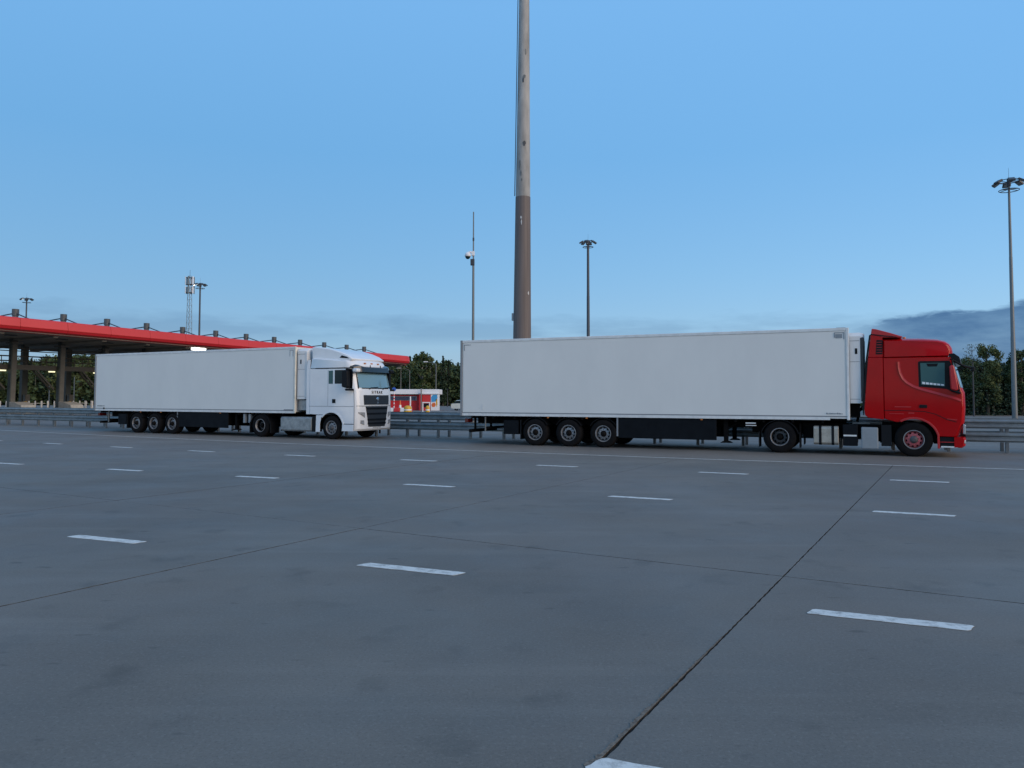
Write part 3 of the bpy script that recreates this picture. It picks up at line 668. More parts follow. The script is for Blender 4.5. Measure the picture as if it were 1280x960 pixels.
for s in (-1, 1):
    y = s * 1.25
    def P(name, poly, th, m, yy=None, **k):
        b = y if yy is None else yy
        a0, a1 = sorted((b - s * 0.01, b + s * th)); return MB().prism_y(poly, a0, a1).build(name, m, cabR, **k)
    # side deflector behind the cab
    a0, a1 = sorted((s * 1.21, s * 1.252))
    MB().prism_y([(14.25, 1.42), (14.27, 1.25), (14.36, 1.175), (14.797, 1.12), (14.797, 3.04), (14.38, 3.04)], a0, a1).build('side_deflector', M_RED, cabR, bevel=0.012)
    MB().prism_y([(14.19, 1.45), (14.22, 1.25), (14.247, 1.25), (14.247, 1.42), (14.377, 3.04), (14.465, 3.77), (14.42, 3.74), (14.32, 3.04)], a0, a1).build('rubber_edge', M_BLK, cabR)
    MB().prism_y([(14.382, 3.048), (14.797, 3.048), (14.797, 3.66), (14.47, 3.77)], a0, a1).build('roof_side_deflector', M_RED, cabR, bevel=0.012)
    vt = P('vent', [(14.60, 3.14), (14.79, 3.14), (14.80, 3.58), (14.63, 3.59)], 0.006, M_BLK)
    for k in range(5): P('vent_louvre', [(14.625, 3.19 + 0.08 * k), (14.78, 3.19 + 0.08 * k), (14.78, 3.205 + 0.08 * k), (14.625, 3.205 + 0.08 * k)], 0.012, M_REDL)
    # wheel arch lip and lower corner leg
    A = arc(XF, 0.50, 0.705, 122, 14, 14); B = arc(XF, 0.50, 0.645, 14, 122, 14)
    P('wheel_arch', A + [(16.30, 0.27), (16.235, 0.27)] + B, 0.022, M_REDL, bevel=0.01)
    # character line
    line = [(15.24, 2.90), (15.245, 2.72), (15.28, 2.54), (15.35, 2.38), (15.46, 2.26), (15.62, 2.15), (15.85, 2.055), (16.2, 1.95), (16.55, 1.84), (16.78, 1.765), (16.88, 1.72)]
    up, dn = [], []
    for i, p in enumerate(line):
        a, b = Vector(line[max(0, i - 1)]), Vector(line[min(len(line) - 1, i + 1)]); d = (b - a).normalized(); nn = Vector((-d.y, d.x))
        up.append((p[0] + nn.x * 0.035, p[1] + nn.y * 0.035)); dn.append((p[0] - nn.x * 0.035, p[1] - nn.y * 0.035))
    V = []; F = []
    for i in range(len(line)):
        V += [(up[i][0], s * 1.249, up[i][1]), (line[i][0], s * 1.258, line[i][1]), (dn[i][0], s * 1.276, dn[i][1]), (dn[i][0], s * 1.249, dn[i][1])]
        if i: F += [(4 * i - 4 + k, 4 * i - 4 + (k + 1) % 4, 4 * i + (k + 1) % 4, 4 * i + k) for k in range(4)]
    F += [(0, 1, 2, 3), tuple(range(4 * len(line) - 4, 4 * len(line)))]
    MB().add(V, F).build('door_swage', M_REDL, cabR)  # lighter red carries the light on its upward-facing facet
    seam('door_seam', [(14.80, 1.40), (15.2, 1.405), (15.9, 1.38), (16.2, 1.30), (16.5, 1.14), (16.75, 1.07)], s * 1.25 if s < 0 else 1.243, cabR, 0.02)
    seam('door_shut_line', [(15.72, 2.95), (15.70, 2.2), (15.66, 1.42)], s * 1.25 if s < 0 else 1.243, cabR, 0.008, M_RED)
    # side window: frame and pane, mirror shadow side
    P('window_frame', [(15.77, 2.13), (15.76, 2.88), (15.80, 2.91), (16.60, 2.91), (16.70, 2.62), (16.86, 2.02), (16.75, 1.93), (16.5, 2.06)], 0.004, M_BLK)
    P('side_window', [(15.83, 2.20), (15.82, 2.85), (16.47, 2.85), (16.46, 2.135)], 0.010, M_GLASS)
    for k in range(6): P('window_sticker', [(15.86 + 0.10 * k, 2.215 - 0.010 * k), (15.94 + 0.10 * k, 2.205 - 0.010 * k), (15.94 + 0.10 * k, 2.27 - 0.014 * k), (15.86 + 0.10 * k, 2.28 - 0.014 * k)], 0.013, M_WSIGN)
    P('curtain_rail', [(15.98, 2.83), (16.30, 2.83), (16.26, 2.74), (16.02, 2.74)], 0.013, M_BLK)
    P('door_handle', [(15.76, 1.49), (15.98, 1.485), (15.98, 1.58), (15.78, 1.59)], 0.022, M_BLK, bevel=0.008)
    P('badge_strip', [(15.10, 1.505), (15.55, 1.50), (15.55, 1.53), (15.10, 1.53)], 0.008, M_REDL)
    P('number_badge', [(15.47, 1.31), (15.63, 1.31), (15.63, 1.345), (15.47, 1.345)], 0.008, M_REDL)
    P('seam_trim', [(14.95, 1.30), (15.35, 1.295), (15.35, 1.312), (14.95, 1.317)], 0.006, M_REDL)
    P('sill_trim', [(16.50, 1.15), (16.76, 1.12), (16.77, 1.145), (16.52, 1.175)], 0.010, M_REDL)
    # entry steps
    a0, a1 = sorted((s * 0.95, s * 1.19)); MB().box(16.31, 16.762, a0, a1, 0.30, 0.614).build('step_well', M_BLK, cabR)
    a0, a1 = sorted((s * 1.0, s * 1.245)); MB().box(16.33, 16.762, a0, a1, 0.305, 0.345).build('step_tread', M_WRAIL, cabR)
    MB().box(16.312, 16.764, a0, a1, 0.455, 0.475).build('step_tread', M_REDL, cabR)
    # headlight wrapping the corner
    for q_ in (1,): a0, a1 = sorted((s * 1.19, s * 1.245)); MB().prism_y([(16.57, 3.12), (16.72, 3.13), (16.86, 3.02), (16.91, 2.80), (16.83, 2.79), (16.74, 2.93), (16.60, 2.96)], a0, a1).build('visor_end', M_BLK, cabR, bevel=0.015)
    hl = [(16.93, 0.50), (17.0, 0.52), (17.01, 1.0), (16.90, 1.03), (16.88, 0.72)]
    a0, a1 = sorted((s * 1.09, s * 1.235)); MB().prism_y([(16.91, 0.72), (16.98, 0.70), (16.99, 0.99), (16.92, 1.02)], a0, a1).build('headlight', M_LENS, cabR, bevel=0.02)
    a0, a1 = sorted((s * 1.10, s * 1.235)); MB().prism_y([(16.93, 0.43), (16.98, 0.43), (16.985, 0.53), (16.94, 0.55)], a0, a1).build('fog_lamp', M_LENS, cabR, bevel=0.02)
    # mirror
    a0, a1 = sorted((s * 1.30, s * 1.46))
    MB().prism_y([(16.60, 2.05), (16.72, 2.0), (16.80, 2.04), (16.70, 2.74), (16.62, 2.78), (16.575, 2.72)], a0, a1).build('side_mirror', M_REDL, cabR, bevel=0.03, smooth=50)
    a0, a1 = sorted((s * 1.20, s * 1.42))
    MB().prism_y([(16.60, 1.99), (16.85, 1.90), (16.86, 1.97), (16.62, 2.05)], a0, a1).build('mirror_foot', M_BLK, cabR, bevel=0.02)
    MB().path([(16.62, s * 1.22, 2.96), (16.66, s * 1.38, 2.93), (16.66, s * 1.38, 2.75)], 0.025).build('mirror_arm', M_BLK, cabR)
frR = lambda z: np.interp(z, [0.3, 0.6, 1.07, 1.5, 1.95, 2.05, 2.35, 2.75, 3.04], [17.03, 17.05, 17.02, 17.05, 17.04, 17.00, 16.93, 16.83, 16.745])
front_patch(shR, frR, [(-1.235, 2.10), (1.235, 2.10), (1.235, 2.92), (-1.235, 2.92)], 0.012, M_WSCR, 'windscreen', cabR, nu=24, thick=0.06)
front_patch(shR, frR, [(-0.78, 1.12), (0.78, 1.12), (0.82, 1.85), (-0.82, 1.85)], 0.012, M_GRILLE, 'upper_grille', cabR)
front_patch(shR, frR, [(-0.62, 0.45), (0.62, 0.45), (0.72, 1.05), (-0.72, 1.05)], 0.015, M_GRILLE, 'lower_grille', cabR)
# sun visor over the windscreen
vp = MB()
V = []
for t in np.linspace(-1.0, 1.0, 13):
    x = -shR.fx(t) * 0.8; V += [(16.68 + x, t * 1.235, 3.14), (16.93 + x, t * 1.235, 2.99), (16.98 + x, t * 1.235, 2.78), (16.95 + x, t * 1.235, 2.77), (16.86 + x, t * 1.235, 2.90), (16.66 + x, t * 1.235, 3.02)]
F = [tuple(range(6)), tuple(range(72, 78))]
for j in range(12): F += [(6 * j + k, 6 * j + (k + 1) % 6, 6 * j + 6 + (k + 1) % 6, 6 * j + 6 + k) for k in range(6)]
vp.add(V, F).build('sun_visor', M_VISORG, cabR, smooth=40)
MB().path([(16.60, -1.20, 3.02), (16.72, -1.23, 2.90), (16.95, -1.22, 2.75), (17.22, -1.05, 2.68)], 0.035).path([(16.75, -1.2, 2.62), (17.0, -1.15, 2.69)], 0.02).build('front_mirror_arm', M_BLK, cabR)
MB().box(17.17, 17.27, -1.12, -0.88, 2.58, 2.73).build('front_mirror', M_BLK, cabR, bevel=0.03)
# roof spoiler
MB().prism_y([(14.47, 3.76), (14.50, 3.95), (14.62, 3.93), (15.02, 3.80), (15.36, 3.675), (15.30, 3.64), (14.80, 3.66)], -1.245, 1.245).build('roof_spoiler', M_REDL, cabR, bevel=0.02)
MB().prism_y([(14.468, 3.785), (15.20, 3.672), (15.20, 3.645), (14.468, 3.752)], -1.258, 1.258).build('spoiler_shade_line', M_BLK, cabR)  # black strip standing in for the shadow line under the spoiler
MB().box(14.42, 14.795, -1.20, 1.20, 1.3, 3.55).build('cab_back', M_CHAS, cabR)
for s in (-1, 1):
    MB().tube((15.42, s * 0.7, 3.60), (15.42, s * 0.7, 3.69), 0.05, n=10).build('marker_lamp', M_AMBER, cabR)
    # tanks and boxes along the frame
    y = s * 1.02
    for a, b in ((12.76, 13.50),):
        tk = MB()
        Pq = [(-0.23, 0.30), (0.17, 0.30), (0.225, 0.36), (0.225, 0.83), (0.17, 0.89), (-0.23, 0.89)]
        if s < 0: Pq = [(-p, q) for p, q in Pq]
        tk.prism_x([(y + p, q) for p, q in Pq], a, b).build('fuel_tank', M_TANK, red, bevel=0.02)
        for xx in (12.92, 13.29):
            MB().prism_x([(y + p * 1.02, 0.59 + (q - 0.59) * 1.02) for p, q in Pq], xx, xx + 0.08).build('tank_strap', M_BLK, red)
    a0, a1 = sorted((s * 0.8, s * 1.22))
    MB().box(13.62, 14.05, a0, a1, 0.28, 0.95).build('battery_box', M_SKIRT, red, bevel=0.02)
    a0, a1 = sorted((s * 1.221, s * 1.228)); MB().box(13.64, 14.02, a0, a1, 0.58, 0.63).build('box_strip', M_WRAIL, red)
    a0, a1 = sorted((s * 0.78, s * 1.235))
    MB().box(14.15, 14.63, a0, a1, 0.20, 0.87).build('additive_tank', M_GBOX, red, bevel=0.03)
    MB().box(14.72, 15.0, s * 1.0 - 0.2, s * 1.0 + 0.2, 0.30, 0.95).build('wheel_guard', M_BLK, red)
    MB().tube((12.35, s * 1.05, 0.22), (12.35, s * 1.05, 0.95), 0.035, n=6).build('hanger', M_CHAS, red)
MB().box(10.66, 10.98, -1.20, -1.12, 0.93, 0.97).box(10.66, 11.0, -1.20, -1.12, 0.86, 0.885).build('number_bracket', M_WRAIL, red)
MB().path([(14.05, -0.3, 1.0), (14.1, -0.32, 1.35), (14.3, -0.3, 1.5)], 0.03).path([(14.02, -0.1, 1.0), (14.1, -0.12, 1.4), (14.3, -0.1, 1.6)], 0.03).build('air_line', M_CHAS, red)
MB().box(13.9, 14.75, -0.8, 0.8, 0.96, 1.02).build('catwalk_plate', M_GALVP, red)

# ---- the white truck
YAW_W = R(-27.68)
wht = place(-21.73, 39.99, YAW_W, 'semi_truck')
tag(wht, 'white cab articulated lorry with white refrigerated trailer, in front of the red canopy', 'truck', 'parked articulated lorries')
XD, XF = 11.73, 15.857
AXLES = [3.282, 4.594, 5.916]
trailer(wht, False)
tractor_chassis(wht, XD, XF, 16.9)
wheel(wht, XF, -1.09, -1, 'silver', w=0.30); wheel(wht, XF, 1.09, 1, 'silver', w=0.30)
shW = Shell(1.25, 17.33, 0.10, 0.15, 0.03, 3.45, 0.12)
cabp = [(14.63, 1.06), (15.05, 1.04)] + arc(XF, 0.50, 0.665, 126, 17, 12) + [(16.52, 0.62), (16.55, 0.40), (16.70, 0.36), (17.24, 0.38), (17.31, 0.46), (17.33, 0.9), (17.33, 1.4), (17.31, 2.05), (17.28, 2.14), (17.20, 2.45), (17.09, 2.86), (17.06, 3.02), (14.63, 3.02)]
cabW = shW.build('cab', cabp, M_WHT, wht)
rp = [(14.63, 3.03), (17.055, 3.03), (17.04, 3.12), (16.98, 3.24), (16.86, 3.35), (16.70, 3.42), (16.4, 3.45), (15.6, 3.52), (14.9, 3.58), (14.70, 3.56)]
shWr = Shell(1.245, 17.33, 0.12, 0.22, 0.06, 3.5, 0.14)
shWr.build('roof_fairing', rp, M_WHT, cabW)
# roof spoiler rising to the trailer
MB().prism_y([(14.62, 3.35), (14.60, 3.96), (14.85, 3.97), (15.6, 3.88), (16.2, 3.72), (16.6, 3.57), (16.86, 3.41), (16.80, 3.34), (15.6, 3.36)], -1.10, 1.10).build('roof_spoiler', M_WHT, cabW, bevel=0.06, smooth=40)
for s in (-1, 1): MB().prism_y([(16.15, 3.47), (16.27, 3.57), (16.56, 3.50), (16.68, 3.43)], min(s * 1.09, s * 1.108), max(s * 1.09, s * 1.108)).build('spoiler_slot', M_BLK, cabW)
frW = lambda z: np.interp(z, [0.36, 0.46, 0.9, 1.4, 2.05, 2.14, 2.45, 2.86, 3.02], [17.24, 17.31, 17.33, 17.33, 17.31, 17.28, 17.20, 17.09, 17.06])
FP = lambda quad, off, m, name, **k: front_patch(shW, frW, quad, off, m, name, cabW, **k)
FP([(-1.10, 2.15), (1.10, 2.15), (1.06, 2.86), (-1.06, 2.86)], 0.008, M_BLK, 'windscreen_frame')
ws = FP([(-1.05, 2.19), (1.05, 2.19), (1.01, 2.83), (-1.01, 2.83)], 0.014, M_WSCR, 'windscreen', nu=12)
FP([(-0.84, 1.47), (0.84, 1.47), (0.86, 1.88), (-0.86, 1.88)], 0.010, M_GRILLE, 'upper_grille')
for k in range(4): FP([(-0.80, 1.515 + 0.095 * k), (0.80, 1.515 + 0.095 * k), (0.80, 1.545 + 0.095 * k), (-0.80, 1.545 + 0.095 * k)], 0.022, M_GRILLE, 'grille_bar', nv=1)
FP([(-0.56, 0.54), (0.56, 0.54), (0.76, 1.40), (-0.76, 1.40)], 0.012, M_GRILLE, 'lower_grille')
for z, mm in ((1.27, M_SKIRT), (1.05, M_BLK), (0.80, M_BLK), (0.64, M_BLK)): FP([(-0.60 - 0.15 * (z - 0.6), z), (0.60 + 0.15 * (z - 0.6), z), (0.60 + 0.15 * (z - 0.5), z + 0.08), (-0.60 - 0.15 * (z - 0.5), z + 0.08)], 0.03, mm, 'grille_bar', nv=1)
FP([(-1.18, 1.405), (1.18, 1.405), (1.18, 1.435), (-1.18, 1.435)], 0.004, M_SEAL, 'bonnet_seam', nv=1, nu=20)
FP([(-0.26, 0.42), (0.26, 0.42), (0.26, 0.53), (-0.26, 0.53)], 0.012, M_PLATE, 'number_plate', nv=1, nu=2)
for s in (-1, 1):
    q = lambda *p: [(s * a, b) for a, b in (p if s > 0 else (p[1], p[0], p[3], p[2]))]
    FP(q((0.80, 0.93), (1.10, 1.10), (1.12, 1.17), (0.80, 1.15)), 0.014, M_SEAL, 'headlight_housing', nu=5)
    FP(q((0.86, 1.00), (0.98, 1.06), (0.98, 1.12), (0.86, 1.12)), 0.028, M_LENS, 'headlight', nu=3)
    FP(q((0.99, 1.07), (1.10, 1.12), (1.10, 1.16), (0.99, 1.13)), 0.028, M_LENS, 'daytime_lamp', nu=3)
    FP(q((0.82, 0.63), (1.02, 0.68), (1.02, 0.82), (0.85, 0.82)), 0.014, M_SEAL, 'fog_housing', nu=4)
    FP(q((0.84, 0.65), (0.95, 0.68), (0.95, 0.75), (0.85, 0.75)), 0.026, M_LENS, 'fog_lamp', nu=3)
MB().lathe([(0.0, 0.035), (0.07, 0.03), (0.085, 0.01), (0.085, 0.0)], 20, 'x', (17.335, 0, 1.72)).build('grille_emblem', M_CHROME, cabW, smooth=40)
MB().lathe([(0.02, 0.0), (0.02, 0.02), (0.045, 0.02), (0.045, 0.0)], 14, 'x', (17.335, 0, 1.56)).build('grille_emblem', M_CHROME, cabW)
# maker's name across the nose
tcv = bpy.data.curves.new('lettering', 'FONT'); tcv.body = 'SITRAK'; tcv.size = 0.17; tcv.extrude = 0.008; tcv.space_character = 1.55; tcv.align_x = 'CENTER'
tob = bpy.data.objects.new('lettering_source', tcv); C.objects.link(tob)
bpy.context.view_layer.update()
tme = bpy.data.meshes.new_from_object(tob.evaluated_get(bpy.context.evaluated_depsgraph_get()))
bpy.data.objects.remove(tob)
tme.materials.clear(); tme.materials.append(M_BLK)
for v in tme.vertices:
    x, y_, z_ = v.co; v.co = (frW(2.0) - shW.fx(x * 0.95 / 1.25) + 0.006 + z_, x * 0.95, 1.945 + y_ * 1.05)
lt = bpy.data.objects.new('lettering', tme); C.objects.link(lt); lt.parent = cabW
# visor with lamps
V = []
for t in np.linspace(-1.0, 1.0, 17):
    x = -shW.fx(t) ; up = 0.07 * smooth01((abs(t) - 0.55) / 0.25) * (1 - smooth01((abs(t) - 0.92) / 0.08))
    V += [(17.06 + x, t * 1.2, 3.10 + up), (17.24 + x, t * 1.2, 3.06 + up * 0.6), (17.31 + x, t * 1.2, 2.86), (17.27 + x, t * 1.2, 2.85), (17.20 + x, t * 1.2, 3.0), (17.04 + x, t * 1.2, 3.05)]
F = [tuple(range(6)), tuple(range(96, 102))]
for j in range(16): F += [(6 * j + k, 6 * j + (k + 1) % 6, 6 * j + 6 + (k + 1) % 6, 6 * j + 6 + k) for k in range(6)]
MB().add(V, F).build('sun_visor', M_VISOR, cabW, smooth=40)
for yy in (-0.45, 0.0, 0.45): MB().box(16.96, 17.02, yy - 0.05, yy + 0.05, 3.22, 3.26).build('roof_marker', M_AMBER, cabW)
for yy in (-0.35, 0.35): MB().tube((17.20, yy, 3.05), (17.20, yy, 3.16), 0.02, n=6).build('visor_bracket', M_BLK, cabW)
for yy in (-0.50, 0.42): MB().path([(17.30, yy, 2.13), (17.30, yy + 0.08, 2.19), (17.27, yy + 0.62, 2.22)], 0.018).build('wiper', M_BLK, cabW)
for s in (-1, 1):
    y = s * 1.25
    def P(name, poly, th, m, **k):
        a0, a1 = sorted((y - s * 0.01, y + s * th)); return MB().prism_y(poly, a0, a1).build(name, m, cabW, **k)
    P('quarter_window', [(15.70, 2.36), (15.70, 2.92), (15.93, 2.92), (15.93, 2.36)], 0.006, M_GLASS)
    P('door_window', [(16.03, 2.36), (16.03, 2.94), (17.0, 2.94), (16.98, 2.16), (16.80, 2.16), (16.55, 2.36)], 0.006, M_BLK)
    P('side_window', [(16.07, 2.39), (16.07, 2.91), (16.55, 2.91), (16.55, 2.39)], 0.012, M_DGLASS)
    P('door_handle', [(15.90, 1.54), (16.08, 1.54), (16.08, 1.71), (15.90, 1.71)], 0.010, M_BLK)
    A = arc(XF, 0.50, 0.70, 140, 8, 14); B = arc(XF, 0.50, 0.64, 8, 140, 14)
    P('wheel_arch', A + B, 0.018, M_WHT)
    P('arch_leg', [(15.00, 0.30), (15.24, 0.30), (15.24, 0.66), (15.30, 0.9), (15.38, 1.02), (15.02, 1.02)], 0.004, M_WHT, bevel=0.01)
    P('step_panel', [(16.44, 0.36), (17.05, 0.36), (17.06, 0.64), (16.46, 0.64)], 0.012, M_WHT, bevel=0.01)
    P('step_gap', [(16.46, 0.645), (17.06, 0.645), (17.06, 0.675), (16.46, 0.675)], 0.004, M_BLK)
    yy = s * 1.25 if s < 0 else 1.243
    seam('sill_seam', [(14.63, 1.40), (15.4, 1.40), (17.05, 1.40)], yy, cabW, 0.02, M_SEAL)
    seam('roof_seam', [(14.95, 3.025), (16.95, 3.025)], yy, cabW, 0.035, M_BLK)
    seam('front_seam', [(17.08, 0.4), (17.09, 1.4), (17.06, 2.1)], yy, cabW, 0.015, M_SEAL)
    seam('door_shut_line', [(15.66, 2.95), (15.66, 1.42)], yy, cabW, 0.014, M_SEAL)
    for k in range(4): seam('pressing', [(14.72, 2.92 - 0.14 * k), (15.55, 2.92 - 0.14 * k)], yy, cabW, 0.012, M_WHT)
    a0, a1 = sorted((s * 1.30, s * 1.52))
    MB().prism_y([(16.62, 2.22), (16.90, 2.16), (16.93, 2.25), (16.90, 2.88), (16.84, 2.92), (16.66, 2.92), (16.62, 2.85)], a0, a1).build('side_mirror', M_BLK, cabW, bevel=0.03)
    MB().box(16.80, 17.12, a0, a1, 2.06, 2.15).build('mirror_foot', M_BLK, cabW, bevel=0.03)
    MB().box(16.75, 16.9, min(s * 1.2, s * 1.42), max(s * 1.2, s * 1.42), 2.93, 2.99).build('mirror_arm', M_BLK, cabW)
    MB().box(17.0, 17.25, s * 1.17 - 0.13, s * 1.17 + 0.13, 2.84, 3.0).build('kerb_mirror', M_WHT if s < 0 else M_BLK, cabW, bevel=0.05)
    # fuel tank with ribs, back step
    Pq = [(-0.25, 0.30), (0.16, 0.30), (0.215, 0.37), (0.215, 0.86), (0.16, 0.93), (-0.25, 0.93)]
    if s < 0: Pq = [(-p, q) for p, q in Pq]
    MB().prism_x([(s * 1.02 + p, q) for p, q in Pq], 12.96, 14.74).build('fuel_tank', M_TANKG, wht, bevel=0.025)
    for k in range(7): MB().prism_x([(s * 1.02 + p * 1.015, 0.61 + (q - 0.61) * 1.01) for p, q in Pq], 13.14 + 0.25 * k, 13.16 + 0.25 * k).build('tank_rib', M_TANKG, wht)
    MB().box(14.76, 14.99, s * 1.02 - 0.2, s * 1.02 + 0.2, 0.30, 0.97).build('filter_box', M_BLK, wht, bevel=0.02)
    a0, a1 = sorted((s * 1.17, s * 1.235)); MB().prism_y([(14.44, 1.05), (14.63, 1.05), (14.63, 3.4), (14.50, 3.4), (14.44, 3.1)], a0, a1).build('side_deflector', M_WHT, cabW, bevel=0.01)
MB().box(14.5, 14.62, -1.15, 1.15, 1.1, 3.4).build('cab_back', M_CHAS, cabW)
MB().box(13.86, 14.35, -1.1, 1.1, 1.22, 1.66).build('unit_base', M_TANKG, wht)
for sx in (10.62, 10.95): MB().box(sx, sx + 0.12, -1.18, -1.05, 0.62, 1.02).build('number_bracket', M_GBOX, wht)
MB().tube((17.2, 0.35, 0.22), (17.2, 0.35, 0.42), 0.04, n=8).build('tow_pin', M_CHAS, wht)

# ------------------------------------------------------------------ masts, poles, tower
def mast(px, D, H, label, rb, rt, m, head_r, lit=0, rod=0.9):
    X = (px - 640) / 958.8 * D
    root = empty('floodlight_mast', (X, D, 0)); tag(root, label, 'light mast', 'high floodlight masts')
    MB().lathe([(rb, 0), (rb * 0.96, 0.3), ((rb * 2 + rt) / 3, H * 0.34), ((rb * 2 + rt) / 3 * 0.94, H * 0.341), ((rb + rt * 2) / 3, H * 0.67), ((rb + rt * 2) / 3 * 0.94, H * 0.671), (rt, H - 0.3)], 14, 'z').build('pole', m, root, smooth=40)
    MB().lathe([(rb * 1.7, 0), (rb * 1.7, 0.06), (rb, 0.062)], 14, 'z').build('base_flange', m, root)
    if rod: MB().tube((0, 0, H), (0, 0, H + rod), 0.014, 0.008, 6).build('lightning_rod', M_DPOLE, root)
    MB().lathe([(rt * 1.8, H - 0.7), (rt * 1.8, H - 0.1), (0.0, H)], 12, 'z').build('head_cap', M_DPOLE, root)
    N = 24
    for rr, zz, zh, nm in ((head_r * 0.70, H - 0.25, H - 0.35, 'upper_ring'), (head_r * 0.62, H - 1.05, H - 0.95, 'lower_ring')):
        ring = MB()
        for i in range(N):
            a, b = 2 * math.pi * i / N, 2 * math.pi * (i + 1) / N
            ring.tube((rr * math.cos(a), rr * math.sin(a), zz), (rr * math.cos(b), rr * math.sin(b), zz), 0.035, n=5, cap=False)
        for i in range(6):
            a = 2 * math.pi * i / 6; ring.tube((0, 0, zh), (rr * math.cos(a), rr * math.sin(a), zz), 0.03, n=5)
        ring.build(nm, M_DPOLE, root)
    nL = 6
    for i in range(nL):
        a = 2 * math.pi * i / nL + 0.15; ca, sa = math.cos(a), math.sin(a)
        f = MB().box(-0.26, 0.26, -0.30, 0.24, -0.08, 0.11).build('floodlight', M_LAMPB, root, bevel=0.04)
        f.location = (head_r * 0.84 * ca, head_r * 0.84 * sa, H - 0.38); f.rotation_euler = (R(-32), 0, a - math.pi / 2)
        l = MB().box(-0.20, 0.20, -0.22, 0.16, -0.095, -0.079).build('lamp_glass', M_LIT if (lit and i in (4, 3)[:lit]) else M_VISORG, f)
    return root
mast(1267.6, 65, 20.65, 'tall grey floodlight mast on the right, behind the guardrail past the red cab', 0.22, 0.085, M_GPOLE, 1.22)
mast(735.5, 110, 24.6, 'dark floodlight mast rising behind the red lorry trailer', 0.30, 0.17, M_DPOLE, 1.22, lit=1)
mast(248.0, 140, 22.8, 'floodlight mast beside the lattice antenna tower, lamp glowing', 0.22, 0.14, M_DPOLE, 1.25, lit=2)
mast(30.5, 155, 22.0, 'leftmost floodlight mast above the red canopy, lamp glowing', 0.20, 0.13, M_DPOLE, 1.25, lit=1)

# the big two-tone mast
D = 42.0; big = empty('tall_mast', ((652.0 - 640) / 958.8 * D, D, 0)); big.rotation_euler = (0, R(0.30), 0); tag(big, 'thick tapering two-tone mast, brown below and grey above, behind the red lorry', 'mast')
zc = CAMH + (497.5 - 244.5) / 958.8 * D
def rad(z): return 0.545 - (z - 0) * 0.0103
MB().lathe([(rad(0), 0), (rad(zc), zc)], 40, 'z').build('lower_section', M_POLEB, big, smooth=40)
MB().lathe([(rad(zc) - 0.012, zc - 0.2), (rad(zc) - 0.012, zc + 0.001), (rad(28) - 0.01, 28), (rad(38), 38), (0, 38.1)], 40, 'z').build('upper_section', M_POLE, big, smooth=40)
MB().lathe([(0.85, 0), (0.85, 0.08), (rad(0), 0.081)], 30, 'z').build('base_flange', M_POLEB, big)
def chip(zpx, dx, w, h, m=M_CHIP, name='paint_chip'):
    z = CAMH + (497.5 - zpx) / 958.8 * D; r = rad(z) + (0.002 if z < zc else -0.008); rr = random.Random(int(zpx)); k = 9; V = []; F = []
    a0 = -math.pi / 2 + dx
    outer = []
    for i in range(k):
        t = 2 * math.pi * i / k; q = rr.uniform(0.6, 1.0); outer.append((a0 + w * q * math.cos(t) / r, z + h * q * math.sin(t)))
    V = [(r * math.cos(a), r * math.sin(a), zz) for a, zz in outer] + [((r + 0.012) * math.cos(a), (r + 0.012) * math.sin(a), zz) for a, zz in outer]
    F = [tuple(range(k)), tuple(range(k, 2 * k))] + [(i, (i + 1) % k, k + (i + 1) % k, k + i) for i in range(k)]
    MB().add(V, F).build(name, m, big)
chip(272, -0.25, 0.05, 0.10); chip(278, -0.2, 0.03, 0.22); chip(367, 0.75, 0.05, 0.13)
for zp, dx, w, h in ((92, 0.1, 0.09, 0.12), (97, -0.1, 0.05, 0.18), (178, 0.12, 0.10, 0.16), (216, -0.35, 0.06, 0.2), (224, -0.2, 0.05, 0.1), (60, 0.3, 0.05, 0.2), (205, -0.5, 0.05, 0.35)): chip(zp, dx, w, h, M_DPOLE if (zp in (178, 97)) else M_GALVP, 'dark_spot')
zz = CAMH + (497.5 - 396) / 958.8 * D; MB().box(-rad(zz) - 0.10, -rad(zz) + 0.05, -0.12, 0.12, zz - 0.2, zz + 0.2).build('junction_box', M_GBOX, big, bevel=0.03)
MB().tube((-0.12 - rad(20), -0.1, 12.9), (-0.06 - rad(36), -0.1, 36), 0.025, 0.02, 6).build('conduit', M_DPOLE, big)

# camera pole
D = 52.0; sc_ = D / 958.8; cp = empty('camera_pole', ((591.2 - 640) * sc_, D, 0)); tag(cp, 'slim steel pole with a white dome security camera, left of the big mast', 'camera pole')
zt = lambda y: CAMH + (497.5 - y) * sc_
MB().lathe([(0.10, 0), (0.075, zt(330)), (0.05, zt(328)), (0.038, zt(263))], 10, 'z').build('pole', M_GPOLE, cp, smooth=40)
MB().lathe([(0.045, zt(300)), (0.062, zt(300) + 0.01), (0.062, zt(296)), (0.045, zt(296) + 0.01)], 10, 'z').build('collar', M_DPOLE, cp)
MB().box(-0.20, 0.08, -0.12, 0.10, zt(331), zt(323)).build('control_box', M_DPOLE, cp, bevel=0.03)
MB().path([(0.0, -0.05, zt(316)), (-0.25, -0.05, zt(314)), (-0.38, -0.06, zt(315.5))], 0.06).build('camera_bracket', M_BWHT, cp)
MB().box(-0.12, 0.08, -0.1, 0.1, zt(319), zt(313)).build('mount_box', M_BWHT, cp, bevel=0.03)
cx = -0.38
MB().lathe([(0.0, zt(314.5)), (0.12, zt(314.9)), (0.20, zt(317)), (0.215, zt(319.5)), (0.19, zt(320))], 16, 'z', (cx, -0.06, 0)).build('dome_housing', M_BWHT, cp, smooth=50)
MB().lathe([(0.17, zt(320)), (0.15, zt(321.8)), (0.08, zt(323)), (0.0, zt(323.3))], 16, 'z', (cx, -0.06, 0)).build('dome_lens', M_DGLASS, cp, smooth=50)

